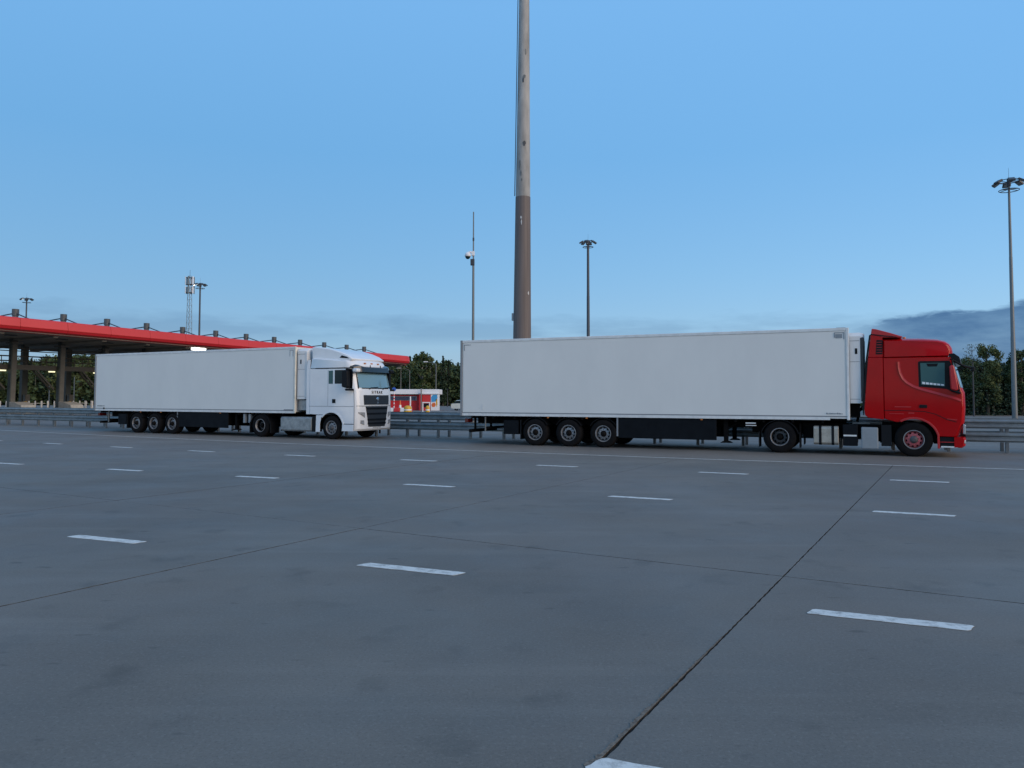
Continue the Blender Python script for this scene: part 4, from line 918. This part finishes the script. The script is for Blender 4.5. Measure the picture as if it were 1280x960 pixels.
# lattice antenna tower
D = 172.0; s_ = D / 958.8; tw = empty('antenna_tower', ((235.0 - 640) * s_, D, 0), 0.4); tag(tw, 'lattice antenna tower with white panel antennas, behind the canopy', 'tower')
Ht = CAMH + (497.5 - 345) * s_; lat = MB(); w0, w1 = 1.0, 0.42
corner = lambda i, z: ((w0 + (w1 - w0) * z / Ht) * math.cos(2 * math.pi * i / 3 + 0.5), (w0 + (w1 - w0) * z / Ht) * math.sin(2 * math.pi * i / 3 + 0.5), z)
for i in range(3): lat.tube(corner(i, 0), corner(i, Ht), 0.07, 0.05, 5)
lat.build('tower_legs', M_GALV, tw)
br = MB(); nz_ = 22
for k in range(nz_):
    z0, z1 = Ht * k / nz_, Ht * (k + 1) / nz_
    for i in range(3):
        j = (i + 1) % 3; br.tube(corner(i, z0), corner(j, z1), 0.03, n=4); br.tube(corner(i, z1), corner(j, z1), 0.025, n=4)
br.build('tower_bracing', M_GALV, tw)
for k in range(6):
    a = 2 * math.pi * k / 6 + 0.2
    for zz, hh in ((Ht - 1.1, 1.9), (Ht - 3.2, 1.6)):
        p = MB().box(-0.15, 0.15, -0.07, 0.07, -hh / 2, hh / 2).build('panel_antenna', M_BWHT if k % 2 else M_GALV, tw, bevel=0.03)
        p.location = (0.95 * math.cos(a), 0.95 * math.sin(a), zz); p.rotation_euler = (0, 0, a + math.pi / 2)
pf = MB()
for zz in (Ht - 0.4, Ht - 1.9, Ht - 3.8):
    for k in range(6):
        a = 2 * math.pi * k / 6 + 0.2; pf.tube((0, 0, zz), (0.95 * math.cos(a), 0.95 * math.sin(a), zz), 0.045, n=5)
        b = 2 * math.pi * (k + 1) / 6 + 0.2; pf.tube((0.85 * math.cos(a), 0.85 * math.sin(a), zz), (0.85 * math.cos(b), 0.85 * math.sin(b), zz), 0.04, n=5)
pf.build('antenna_frame', M_DPOLE, tw)
for k, (a, zz) in enumerate(((0.2, -2.4), (2.2, -2.0), (4.0, -2.6))):
    MB().lathe([(0.0, 0.0), (0.28, 0.02), (0.30, 0.25), (0.0, 0.28)], 14, 'x', (0.75 * math.cos(a), 0.75 * math.sin(a), Ht + zz)).build('dish', M_GALV, tw, smooth=40)
MB().tube((0, 0, Ht), (0, 0, Ht + 1.4), 0.03, n=5).build('lightning_rod', M_DPOLE, tw)

# ------------------------------------------------------------------ toll plaza canopy
ANG = math.radians(30.9)
RD = Vector((math.sin(ANG), math.cos(ANG))); RN = Vector((math.cos(ANG), -math.sin(ANG)))      # along the row, towards the near edge
P0 = Vector((-0.652 * 87, 87.0)); SP = 5.41
can = empty('toll_canopy', (P0.x, P0.y, 0), math.atan2(RD.y, RD.x)); can.rotation_euler = (0, R(0.86), math.atan2(RD.y, RD.x)); tag(can, 'long red cantilever canopy of a toll plaza with stayed roof posts', 'canopy')
# local frame: +x along the row (away, right), -y towards the near edge (camera side)
OV = 10.0; ZS = 8.40; NK = 12; X0, X1 = -14.0, 60.4
slab_n = MB().box(X0, X1 - 1.5, -OV + 0.5, 18.0, ZS + 0.02, ZS + 0.30); slab_n.build('soffit', M_SOFF, can)
MB().prism_x([(-OV + 0.6, ZS + 0.9), (16, ZS + 2.2), (16, ZS + 2.4), (-OV + 0.6, ZS + 1.3)], X0, X1 - 1.5).build('roof', M_ROOF, can)
npan = 15; pw = (X1 - 2.0 - X0) / npan
prof = [(-OV + 0.02, ZS + 0.46), (-OV - 0.05, ZS + 0.55), (-OV + 0.10, ZS + 1.35), (-OV + 0.22, ZS + 1.47), (-OV + 0.8, ZS + 1.50), (-OV + 0.8, ZS + 0.46)]
lip = [(-OV + 0.02, ZS + 0.455), (-OV + 0.8, ZS + 0.455), (-OV + 1.3, ZS + 0.0), (-OV + 0.75, ZS - 0.02), (-OV + 0.1, ZS + 0.25)]
for k in range(npan):
    xa, xb = X0 + pw * k + 0.012, X0 + pw * (k + 1) - 0.012
    MB().prism_x(prof, xa, xb).build('fascia_panel', M_CRED, can, bevel=0.02)
    MB().prism_x(lip, xa, xb).build('fascia_lip', M_CREDD, can)
# rounded end
for pr, m_, nm in ((prof, M_CRED, 'fascia_end'), (lip, M_CREDD, 'lip_end')):
    V = []; n = len(pr); K = 8; xe = X1 - 2.0
    for i in range(K + 1):
        a = R(90) * i / K
        for yy, zz in pr:
            d = (-OV + 2.0) - yy                      # distance outwards from the turning centre
            V.append((xe + d * math.sin(a), (-OV + 2.0) - d * math.cos(a), zz))
    F = [tuple(range(n)), tuple(range(K * n, (K + 1) * n))]
    for i in range(K): F += [(i * n + k, i * n + (k + 1) % n, (i + 1) * n + (k + 1) % n, (i + 1) * n + k) for k in range(n)]
    MB().add(V, F).build(nm, m_, can, smooth=30)
MB().box(xe + 1.4, xe + 2.24, -OV + 2.02, 18, ZS + 0.0, ZS + 1.45).build('end_fascia', M_CRED, can, bevel=0.02)
HD = [11.75 + 0.02 * k for k in range(-2, NK)]
colm = MB().box(-0.24, 0.28, -0.26, 0.26, 0, ZS + 0.02); colo = None; dro = None
for k in range(-2, NK):
    x = SP * k if k < 11 else 58.6
    if colo is None:
        colo = colm.build('column', M_COL, can, bevel=0.04)
        web = MB().box(-0.36, -0.242, -0.30, 0.30, 0, ZS + 0.02).build('column_flange', M_COLD, can)
        capo = MB().box(-0.55, 0.55, -0.75, 0.75, ZS - 0.55, ZS - 0.38).build('column_collar', M_COL, can)
        hd = 11.8
        dro = MB().lathe([(0.0, hd), (0.36, hd), (0.36, hd - 0.75), (0.30, hd - 0.77), (0.30, hd - 2.6)], 14, 'z').build('stay_post', M_DRUM, can, smooth=40)
        rod = MB().path([(0, -6.0, ZS + 1.28), (0, 0, hd - 0.45), (0, 13.5, ZS + 2.3)], 0.07).build('stay_rod', M_DPOLE, can)
        bk = MB().box(-0.34, 0.34, -0.34, 0.34, 0, ZS + 0.02).build('rear_column', M_COLD, can, bevel=0.04)
        beam = MB().box(-0.25, 0.25, -OV + 1.4, 17.5, ZS - 0.22, ZS + 0.018).build('roof_beam', M_SOFF, can)
        for o_ in (colo, web, capo, dro, rod, beam): o_.location = (x, 0, 0)
        bk.location = (x, 8.4, 0)
    else:
        for o_, nm in ((colo, 'column'), (web, 'column_flange'), (capo, 'column_collar'), (dro, 'stay_post'), (rod, 'stay_rod'), (beam, 'roof_beam')): share(o_, nm, can, (x, 0, 0))
        share(bk, 'rear_column', can, (x, 8.4, 0))
for k in range(-1, NK):
    fl = MB().box(-0.5, 0.5, -0.35, 0.35, ZS - 0.10, ZS - 0.02).build('soffit_lamp_body', M_LAMPB, can); fl.location = (SP * k + 2.6, -5.0, 0)
LITX = 18.3
MB().box(LITX - 0.8, LITX + 0.8, -8.4, -7.6, ZS - 0.28, ZS - 0.02).build('soffit_floodlight', M_LIT, can)

# catwalk gantry across the lanes
gan = empty('service_gantry', (P0.x, P0.y, 0), math.atan2(RD.y, RD.x)); tag(gan, 'dark steel service catwalk with railings and braces under the red canopy', 'gantry')
GX0, GX1 = -2 * SP, 5 * SP
MB().box(GX0, GX1, 0.45, 1.75, 5.02, 5.40).build('deck', M_GANT, gan)
MB().box(GX0, GX1, 0.36, 0.45, 4.92, 5.48).build('edge_beam', M_GANT, gan)
rl = None
for yy in (0.5, 1.7):
    for zz in (5.95, 6.5): MB().tube((GX0, yy, zz), (GX1, yy, zz), 0.045, n=6).build('hand_rail', M_GANT, gan)
n_ = int((GX1 - GX0) / 1.65)
for i in range(n_ + 1):
    for yy in (0.5, 1.7):
        if rl is None: rl = MB().tube((0, 0, 5.40), (0, 0, 6.52), 0.045, n=6).build('rail_post', M_GANT, gan); rl.location = (GX0, yy, 0)
        else: share(rl, 'rail_post', gan, (GX0 + 1.65 * i, yy, 0))
for zz in (7.05, 7.35): MB().box(GX0, GX1, 1.0, 1.12, zz, zz + 0.10).build('cable_tray', M_GANT, gan)
bro = None
for k in range(-1, 5):
    for dx in (0.0, 0.9):
        if bro is None: bro = MB().prism_y([(-2.6, 4.95), (-2.35, 4.95), (-0.45, 2.85), (-0.45, 2.55)], 0.5, 0.65).build('knee_brace', M_GANT, gan); bro.location = (SP * k, 0, 0)
        else: share(bro, 'knee_brace', gan, (SP * k, 0.9 * dx, 0))
    lt_ = MB().box(-0.36, 0.36, 0.30, 0.42, 4.72, 4.86).build('lane_lamp', M_LITY, gan); lt_.location = (SP * k - 0.85, 0, 0)

# toll islands with their noses
for k in range(-1, 6):
    base = P0 + RD * (SP * k)
    lab = ['leftmost concrete toll island in view, under the red canopy', 'second concrete toll island from the left, under the red canopy', 'third concrete toll island from the left, mostly behind the white trailer']
    if k < 0 or k > 2: continue
    isl = empty('toll_island', (base.x, base.y, 0), math.atan2(RD.y, RD.x)); tag(isl, lab[k], 'toll island', 'toll islands under the canopy')
    MB().prism_z([(-0.9, 12), (-0.9, -3), (-0.5, -4.2), (0.5, -4.2), (0.9, -3), (0.9, 12)], -0.02, 0.28).build('kerb_base', M_CONC, isl, bevel=0.05)
    MB().prism_x([(-3.9, 0.28), (-1.0, 0.28), (-1.0, 1.25), (-2.2, 1.22), (-3.6, 0.9)], -0.75, 0.75).build('crash_nose', M_CONC, isl, bevel=0.08)
    bo = None
    for j in range(4):
        for sx in (-0.75, 0.75):
            if bo is None: bo = MB().lathe([(0.09, 0.28), (0.09, 1.25), (0.06, 1.32), (0.0, 1.34)], 10, 'z').build('bollard', M_WSIGN, isl); bo.location = (sx, 1.2 + j * 1.4, 0)
            else: share(bo, 'bollard', isl, (sx, 1.2 + j * 1.4, 0))
    MB().box(-0.28, 0.28, 7.2, 7.8, 0.28, 2.1).build('payment_cabinet', M_COL, isl, bevel=0.05)
    MB().tube((0.35, 8.6, 0.28), (0.35, 8.6, 3.3), 0.06, n=8).build('signal_post', M_GPOLE, isl)
    MB().box(0.22, 0.48, 8.45, 8.6, 2.7, 3.3).build('signal_head', M_BLK, isl)
    MB().tube((-0.6, 6.6, 1.0), (-0.6 + 2.4, 6.6, 1.0), 0.04, n=6).build('barrier_arm', M_WSIGN, isl)
    MB().box(-0.78, -0.45, 6.45, 6.75, 0.28, 1.25).build('barrier_box', M_YEL, isl, bevel=0.03)
# vertical pipes and lamp posts under and beyond the canopy
def lamppost(px, D, ytop, label, side=-1, m=M_GPOLE, arm=True, r=0.10):
    s_ = D / 958.8; H = CAMH + (497.5 - ytop) * s_
    root = empty('lamp_post', ((px - 640) * s_, D, 0)); tag(root, label, 'lamp post', 'lamp posts beyond the guardrail')
    MB().lathe([(r * 1.5, 0), (r * 1.5, 0.6), (r, 0.62), (r * 0.65, H)], 10, 'z').build('pole', m, root, smooth=40)
    if arm:
        MB().path([(0, 0, H - 0.05), (side * 0.8, 0, H + 0.25), (side * 1.7, 0, H + 0.35)], 0.05).build('arm', m, root)
        MB().box(min(side * 1.5, side * 2.3), max(side * 1.5, side * 2.3), -0.16, 0.16, H + 0.28, H + 0.44).build('lantern', M_WSIGN, root, bevel=0.05)
    return root
lamppost(512, 135, 463, 'lamp post with a bent arm, behind the red and white booth', -1)
lamppost(501, 135, 462, 'straight pale pole behind the booth, left of the arm lamp', -1, arm=False)
lamppost(545, 140, 455, 'tall lamp post behind the painted end of the booth', -1, M_GPOLE, True, 0.12)
lamppost(559.5, 150, 486, 'thin dark pole in front of the wood, right of the booth', 1, M_DPOLE, False, 0.06)
lamppost(28, 118, 440, 'pale pole rising beside the left canopy columns', 1, M_GPOLE, False, 0.16)
lamppost(93, 130, 472, 'thin pale pole under the canopy, left of the white trailer', 1, M_GPOLE, False, 0.09)
lamppost(62, 125, 480, 'short pale pole between two canopy columns', 1, M_GPOLE, False, 0.10)
lamppost(19, 128, 478, 'short thin pole between the leftmost column and the pale pole', 1, M_GPOLE, False, 0.08)
lamppost(1216.8, 76, 452, 'thin dark pole before the trees, right of the red cab', 1, M_DPOLE, False, 0.05)

# ------------------------------------------------------------------ booth building and things beside it
D = 108.0; s_ = D / 958.8
def bx(px, d=D): return (px - 640) * d / 958.8
def bz(py, d=D): return CAMH + (497.6 - py) * d / 958.8
bld = empty('toll_office', (bx(536), D, 0)); tag(bld, 'low red and white toll office with painted end wall, beyond the guardrail', 'building')
w0, w1 = bx(455) - bx(536), bx(549.5) - bx(536)
MB().box(w0, w1 - 0.55, 0.25, 5.0, 0, bz(494)).build('wall', M_BRED, bld)
MB().box(w0 - 0.4, w1 - 0.1, -0.5, 5.4, bz(493.2), bz(487)).build('roof_parapet', M_BWHT, bld, bevel=0.04)
MB().prism_y([(bx(528) - bx(536), bz(493.1)), (w1, bz(493.1)), (w1, bz(491.5)), (bx(524.5) - bx(536), bz(491.5))], -0.62, -0.502).build('parapet_return', M_BWHT, bld)
MB().box(bx(487) - bx(536), bx(521) - bx(536), 0.18, 0.249, bz(501), bz(495.5)).build('window_frame', M_GBOX, bld)
for k in range(6):
    xa = bx(488) - bx(536) + 0.60 * k; MB().box(xa, xa + 0.54, 0.10, 0.178, bz(500.4), bz(496.2)).build('window', M_BGLS, bld)
MB().box(bx(524.5) - bx(536), bx(528) - bx(536), -0.5, 0.248, 0, bz(493.3)).build('red_fin', M_CRED, bld)
MB().prism_y([(bx(528.5) - bx(536), 0), (bx(538.5) - bx(536), 0), (bx(540) - bx(536), bz(491.6)), (bx(528.5) - bx(536), bz(493.4))], -0.45, 0.248).build('red_panel', M_CRED, bld)
mu = MB().box(bx(539.2) - bx(536), w1, -0.48, 0.249, 0, bz(493.3)).build('end_wall', M_BWHT, bld)
def mural(pts, m, nm, y=-0.49):
    MB().prism_y([(bx(a) - bx(536), bz(b)) for a, b in pts], y - 0.012, y + 0.008).build(nm, m, mu)
mural([(539.6, 497), (542, 493.8), (547, 493.5), (547.5, 498), (545, 502.2), (540, 503)], M_SKYB, 'mural_patch')
mural([(540, 506), (541.5, 503.8), (544.2, 503.6), (545.3, 506), (544, 508.8), (541, 509)], M_ORG, 'mural_patch')
mural([(545.3, 500), (547, 498.6), (547.4, 506), (546, 509)], M_YEL, 'mural_patch')
MB().tube((bx(527.6) - bx(536), -0.9, 0), (bx(527.6) - bx(536), -0.9, bz(485.8)), 0.09, n=8).build('corner_pole', M_GPOLE, bld)

D2 = 98.0
st = empty('sign_post', (bx(492.8, D2), D2, 0)); tag(st, 'red and white banded post with a round blue sign, before the booth', 'sign post')
zt0, zt1 = bz(507, D2), bz(486.5, D2)
MB().tube((0, 0, -0.02), (0, 0, zt1), 0.07, n=8).build('post', M_WSIGN, st)
for k in range(4): MB().lathe([(0.0701, 0.75 + 0.42 * k), (0.085, 0.76 + 0.42 * k), (0.085, 0.94 + 0.42 * k), (0.0701, 0.95 + 0.42 * k)], 10, 'z').build('red_band', M_CRED, st)
MB().lathe([(0.0, -0.02), (0.26, -0.02), (0.26, 0.02), (0.0, 0.02)], 20, 'y', (0, -0.11, zt1 - 0.05)).build('sign_disc', M_BLUE, st)
pw_ = empty('barrier_post', (bx(513.2, D2), D2, 0)); tag(pw_, 'plain white post before the red booth wall', 'post')
MB().tube((0, 0, -0.02), (0, 0, bz(496, D2)), 0.085, n=8).build('post', M_WSIGN, pw_); MB().lathe([(0.16, 0), (0.16, 0.05), (0.0, 0.051)], 10, 'z').build('foot', M_WSIGN, pw_)
def buffer(px, label, wpx):
    d = 94.0; root = empty('impact_buffer', (bx(px, d), d, 0)); tag(root, label, 'impact buffer', 'yellow impact buffers before the booth')
    w = wpx * d / 958.8 / 2
    MB().lathe([(w, 0.0), (w * 1.02, 0.15), (w * 1.02, 0.50), (w * 0.9, 0.68), (w * 0.55, 0.80), (0, 0.83)], 18, 'z').build('cushion', M_YEL, root, smooth=50)
    MB().lathe([(w * 1.022, 0.22), (w * 1.04, 0.23), (w * 1.04, 0.36), (w * 1.022, 0.37)], 18, 'z').build('band', M_WSIGN, root)
    MB().box(-w * 0.8, w * 0.8, w * 0.5, w * 2.4, 0, 0.7).build('tail_block', M_CONC, root, bevel=0.05)
buffer(510, 'round yellow impact buffer before the white post', 9.5)
buffer(534.8, 'round yellow impact buffer beside the white frame', 5.0)
fr = empty('gate_frame', (bx(533, 97), 97.0, 0)); tag(fr, 'small white portal frame before the red booth panel', 'frame')
for sx in (-0.42, 0.42): MB().box(sx - 0.06, sx + 0.06, -0.06, 0.06, 0, 1.12).build('upright', M_WSIGN, fr)
MB().box(-0.5, 0.5, -0.08, 0.08, 1.12, 1.24).build('crossbar', M_WSIGN, fr)
MB().box(-0.34, 0.34, 0.0, 0.05, 0.55, 1.08).build('dark_screen', M_BLK, fr)
oc = empty('traffic_cone', (bx(500.5, 97), 97.0, 0)); tag(oc, 'orange and white marker leaning before the booth wall', 'marker')
MB().lathe([(0.26, 0), (0.26, 0.05), (0.17, 0.06), (0.15, 0.6), (0.11, 1.0), (0.04, 1.45), (0.0, 1.46)], 14, 'z').build('cone', M_ORG, oc, smooth=40)
MB().lathe([(0.156, 0.5), (0.16, 0.52), (0.128, 0.86), (0.12, 0.88)], 14, 'z').build('band', M_WSIGN, oc)
kb = empty('road_barrier', (bx(488.5, 97), 97.0, 0)); tag(kb, 'low white and red block barrier left of the orange marker', 'barrier')
for k in range(5): MB().prism_y([(-1.2 + 0.8 * k, 0), (-0.42 + 0.8 * k, 0), (-0.5 + 0.8 * k, 0.5), (-1.12 + 0.8 * k, 0.5)], -0.25, 0.25).build('block', M_WSIGN if k % 2 == 1 else M_CRED, kb, bevel=0.05)

# a pale car half hidden by the trailer
d = 108.0; car = empty('parked_car', (bx(584, d), d, 0), R(-24)); tag(car, 'cream car beyond the guardrail, half hidden by the red lorry trailer', 'car')
shC = Shell(0.86, 2.1, 0.06, 0.12, 0.03, 1.42, 0.06)
body = [(-2.1, 0.32), (-2.14, 0.75), (-2.05, 0.95), (-1.3, 1.0), (0.85, 0.98), (1.9, 0.82), (2.1, 0.65), (2.1, 0.32), (1.75, 0.25), (-1.8, 0.25)]
cb = shC.build('body', body, M_CARW, car)
shC2 = Shell(0.74, 1.0, 0.05, 0.08, 0.05, 1.42, 0.06)
shC2.build('glasshouse', [(-1.9, 0.985), (-1.35, 1.38), (-0.4, 1.44), (0.2, 1.38), (0.95, 0.985)], M_DGLASS, car)
shC2.build('roof', [(-1.42, 1.40), (-0.4, 1.462), (0.25, 1.40), (0.2, 1.43), (-0.4, 1.482), (-1.38, 1.43)], M_CARW, car)
for x in (-1.3, 1.3):
    for s in (-1, 1):
        MB().lathe([(0.19, -0.1), (0.31, -0.1), (0.325, -0.07), (0.325, 0.07), (0.31, 0.1), (0.19, 0.1)], 20, 'y', (x, s * 0.74, 0.325), close=True).build('wheel', M_TYRE, car, smooth=40)
for s in (-1, 1): MB().box(1.95, 2.03, s * 0.62 - 0.16, s * 0.62 + 0.16, 0.62, 0.76).build('headlight', M_LENS, car, bevel=0.02)

# ------------------------------------------------------------------ trees
rng = np.random.default_rng(11)
def leaf_quads(centres, size, flat=0.0):
    n = len(centres); a = rng.normal(size=(n, 3)); a[:, 2] *= (1 - flat); a /= np.linalg.norm(a, axis=1)[:, None]
    b = rng.normal(size=(n, 3)); b -= (b * a).sum(1)[:, None] * a; b /= np.linalg.norm(b, axis=1)[:, None]
    s = (size * rng.uniform(0.6, 1.3, n))[:, None]; a = a * s; b = b * s * 0.7
    return np.stack([centres - a, centres - b, centres + a, centres + b], 1)      # n,4,3
def decid(h, w, n, size):
    nb = 46; zc = h * (0.20 + 0.77 * rng.random(nb)); rr = w * np.sqrt(np.clip(1 - (np.abs(zc / h - 0.50) / 0.52) ** 2.2, 0.03, 1))
    t = rng.uniform(0, 2 * np.pi, nb); q = np.sqrt(rng.uniform(0.02, 0.95, nb))
    cen = np.stack([rr * q * np.cos(t), rr * q * np.sin(t), zc], 1); rad_ = w * rng.uniform(0.14, 0.34, nb)
    i = rng.integers(0, nb, n); d = rng.normal(size=(n, 3)); d /= np.linalg.norm(d, axis=1)[:, None]
    return leaf_quads(cen[i] + d * (rad_[i] * rng.uniform(0.0, 1.15, n) ** 0.6)[:, None] * np.array([1, 1, 1.15]), size)
def spruce(h, w, n, size):
    u = rng.random(n) ** 0.75; z = h * (0.08 + 0.92 * (1 - u)); tier = 0.72 + 0.28 * np.sin(z * 5.2)
    r = w * (1.02 - z / h) * tier * np.sqrt(rng.uniform(0.15, 1, n)); t = rng.uniform(0, 2 * np.pi, n)
    return leaf_quads(np.stack([r * np.cos(t), r * np.sin(t), z - r * 0.25], 1), size, 0.5)
def trunk_quads(h, r, n=6):
    V = []
    for i in range(n):
        a, b = 2 * np.pi * i / n, 2 * np.pi * (i + 1) / n
        V.append([(r * np.cos(a), r * np.sin(a), 0), (r * np.cos(b), r * np.sin(b), 0), (r * 0.3 * np.cos(b), r * 0.3 * np.sin(b), h), (r * 0.3 * np.cos(a), r * 0.3 * np.sin(a), h)])
    return np.array(V, float)
def quads_obj(name, parts, mats, parent=None):
    Q = np.concatenate([p for p, _ in parts]); mi = np.concatenate([np.full(len(p), k, np.int32) for p, k in parts]); n = len(Q)
    me = bpy.data.meshes.new(name); me.vertices.add(n * 4); me.vertices.foreach_set('co', Q.reshape(-1).astype(np.float32))
    me.loops.add(n * 4); me.loops.foreach_set('vertex_index', np.arange(n * 4, dtype=np.int32))
    me.polygons.add(n); me.polygons.foreach_set('loop_start', np.arange(0, n * 4, 4, dtype=np.int32)); me.polygons.foreach_set('loop_total', np.full(n, 4, np.int32))
    for m in mats: me.materials.append(m)
    me.polygons.foreach_set('material_index', mi); me.update(); me.validate()
    o = bpy.data.objects.new(name, me); C.objects.link(o)
    if parent: o.parent = parent
    return o
protos = []
for k in range(5): protos.append(('d', decid(1.0 * 13, 3.0 + 0.3 * k, 1500, 0.30), 0 if k < 3 else 1))
for k in range(4): protos.append(('s', spruce(13, 2.5, 1300, 0.30), 2))
for k in range(4): protos.append(('D', decid(13, 3.2 + 0.3 * k, 5200, 0.16), 0))
for k in range(3): protos.append(('S', spruce(13, 2.6, 4200, 0.16), 2))
parts = []
def add_tree(x, y, h, wf, kind, lf):
    c_ = [p for p in protos if p[0] == kind]; _, q, mi_ = c_[rng.integers(len(c_))]
    a = rng.uniform(0, 2 * np.pi); k = h / 13.0; ca, sa = np.cos(a), np.sin(a)
    M3 = np.array([[ca * wf, -sa * wf, 0], [sa * wf, ca * wf, 0], [0, 0, k]]); parts.append((q @ M3.T + np.array([x, y, 0]), lf if lf is not None else mi_))
    tq = trunk_quads(h * 0.95, 0.16 if kind in 'sS' else 0.10); parts.append((tq + np.array([x, y, 0]), 4 if kind in 'dD' and rng.random() < 0.6 else 3))
def skyline(px):                                 # tree-top row in the photograph's terms turned into heights at 190 m
    return np.interp(px, [-200, 0, 60, 120, 300, 480, 505, 520, 545, 575, 700, 900, 1180, 1200, 1230, 1245, 1262, 1290, 1500],
                     [10.5, 10.5, 11.6, 12.3, 12, 10.5, 11.5, 12.0, 11.2, 10.6, 10, 10, 11.5, 13.2, 14.0, 13.4, 12.8, 14.0, 13])
for row, D_ in enumerate((178, 185, 193, 203)):
    px = -150.0
    while px < 1480:
        X = (px - 640) / 958.8 * D_; Y = D_ + rng.uniform(-2.5, 2.5)
        h = skyline(px) * rng.uniform(0.88, 1.03) * (D_ / 190) * (0.88 if row == 0 else 1.0)
        if 700 < px < 1150 and row in (0, 2): px += rng.uniform(14, 22); continue
        if px > 1120: px += rng.uniform(20, 40); continue
        dark = px > 1150 or (555 < px < 700)
        kind = 's' if rng.random() < (0.45 if dark else 0.25) else 'd'
        lf = (2 if kind == 's' else (0 if (dark or rng.random() < 0.5) else 1))
        add_tree(X, Y, h, rng.uniform(0.85, 1.2), kind, lf); px += rng.uniform(7.5, 12) if px < 640 else rng.uniform(11, 17)
for row, D_ in enumerate((84, 89, 95, 103)):     # the wood comes nearer on the right
    px = 1135.0
    while px < 1560:
        h = skyline(px) * rng.uniform(0.78, 1.0) * (D_ / 190) * (0.85 if row == 0 else 1.0)
        kind = 'S' if rng.random() < 0.45 else 'D'
        add_tree((px - 640) / 958.8 * D_, D_ + rng.uniform(-1.2, 1.2), h, rng.uniform(0.5, 0.7), kind, 2 if kind == 'S' or rng.random() < 0.55 else 0); px += rng.uniform(8, 12)
n = 50000; pxs = rng.uniform(1130, 1560, n); Ds = rng.uniform(80, 104, n)
parts.append((leaf_quads(np.stack([(pxs - 640) / 958.8 * Ds, Ds, rng.uniform(0, 1, n) ** 1.2 * 3.4], 1), 0.12), 2))
# underwood along the foot of the wood
n = 26000; pxs = rng.uniform(-150, 1180, n); Ds = rng.uniform(172, 206, n)
parts.append((leaf_quads(np.stack([(pxs - 640) / 958.8 * Ds, Ds, rng.uniform(0, 1, n) ** 1.3 * 5.5], 1), 0.45), 0))
wood = quads_obj('forest', parts, [M_LEAF, M_LEAFY, M_NEED, M_BARK, M_BIRCH]); tag(wood, 'mixed wood of green trees closing the background', 'forest', kind='stuff')
def single(name, px, D_, h, w, kind, mats, label, n=2200, size=0.28):
    root = empty(name, ((px - 640) / 958.8 * D_, D_, 0)); tag(root, label, 'tree')
    q = decid(h, w, n, size) if kind == 'd' else spruce(h, w, n, size)
    quads_obj('crown', [(q, 0)], [mats[0]], root)
    MB().tube((0, 0, -0.1), (0, 0, h * 0.93), 0.2, 0.04, 8).build('trunk', mats[1], root)
    lb = MB()
    for k in range(9):
        a = rng.uniform(0, 6.28); z0 = h * rng.uniform(0.35, 0.8); lb.tube((0, 0, z0), (w * 0.6 * math.cos(a), w * 0.6 * math.sin(a), z0 + h * 0.13), 0.06, 0.02, 5)
    lb.build('limbs', mats[1], root)
hz = lambda y, D_: CAMH + (497.5 - y) * D_ / 958.8
single('birch_tree', 528, 170, hz(440.5, 170), 2.3, 'd', (M_LEAF, M_BIRCH), 'tallest leafy birch above the end of the red canopy', 2600)
single('birch_tree', 538, 172, hz(445, 172), 2.1, 'd', (M_LEAFY, M_BIRCH), 'paler leafy birch just right of the tallest one')
single('spruce_tree', 553.7, 170, hz(445, 170), 1.35, 's', (M_NEED, M_BARK), 'pointed dark spruce left of the red lorry trailer', 1800, 0.24)
single('spruce_tree', 560.5, 174, hz(451, 174), 0.9, 's', (M_NEED, M_BARK), 'smaller pointed spruce right of the taller spruce', 1200, 0.22)
single('leafy_tree', 1234, 82, hz(431, 82), 1.6, 'd', (M_LEAFY, M_BARK), 'tall rounded tree behind the guardrail, right of the red cab', 9000, 0.10)
single('leafy_tree', 1277, 82, hz(438, 82), 1.5, 'd', (M_LEAF, M_BARK), 'leafy tree at the right edge, behind the floodlight mast', 8000, 0.10)
# thin bare tree
bt = empty('bare_tree', ((1216 - 640) / 958.8 * 80, 80, 0)); tag(bt, 'thin bare-branched tree between the red cab and the rounded tree', 'tree')
hb_ = hz(429.5, 80); MB().tube((0, 0, -0.1), (0, 0, hb_), 0.07, 0.01, 6).build('trunk', M_BARK, bt)
tb = MB()
for k in range(26):
    z0 = hb_ * rng.uniform(0.6, 0.97); a = rng.uniform(0, 6.28); l = 0.5 * (1.5 - 1.1 * (z0 / hb_ - 0.6) / 0.4); p1 = (l * math.cos(a), l * math.sin(a), z0 + l * 0.7)
    tb.tube((0, 0, z0), p1, 0.018, 0.008, 4)
    for j in range(3): b = a + rng.uniform(-1, 1); tb.tube(p1, (p1[0] + 0.3 * math.cos(b), p1[1] + 0.3 * math.sin(b), p1[2] + 0.2), 0.009, 0.005, 4)
tb.build('branches', M_BARK, bt)
quads_obj('crown', [(leaf_quads(np.stack([rng.normal(0, 0.4, 160), rng.normal(0, 0.4, 160), hb_ * rng.uniform(0.62, 1.0, 160)], 1), 0.07), 0)], [M_LEAF], bt)
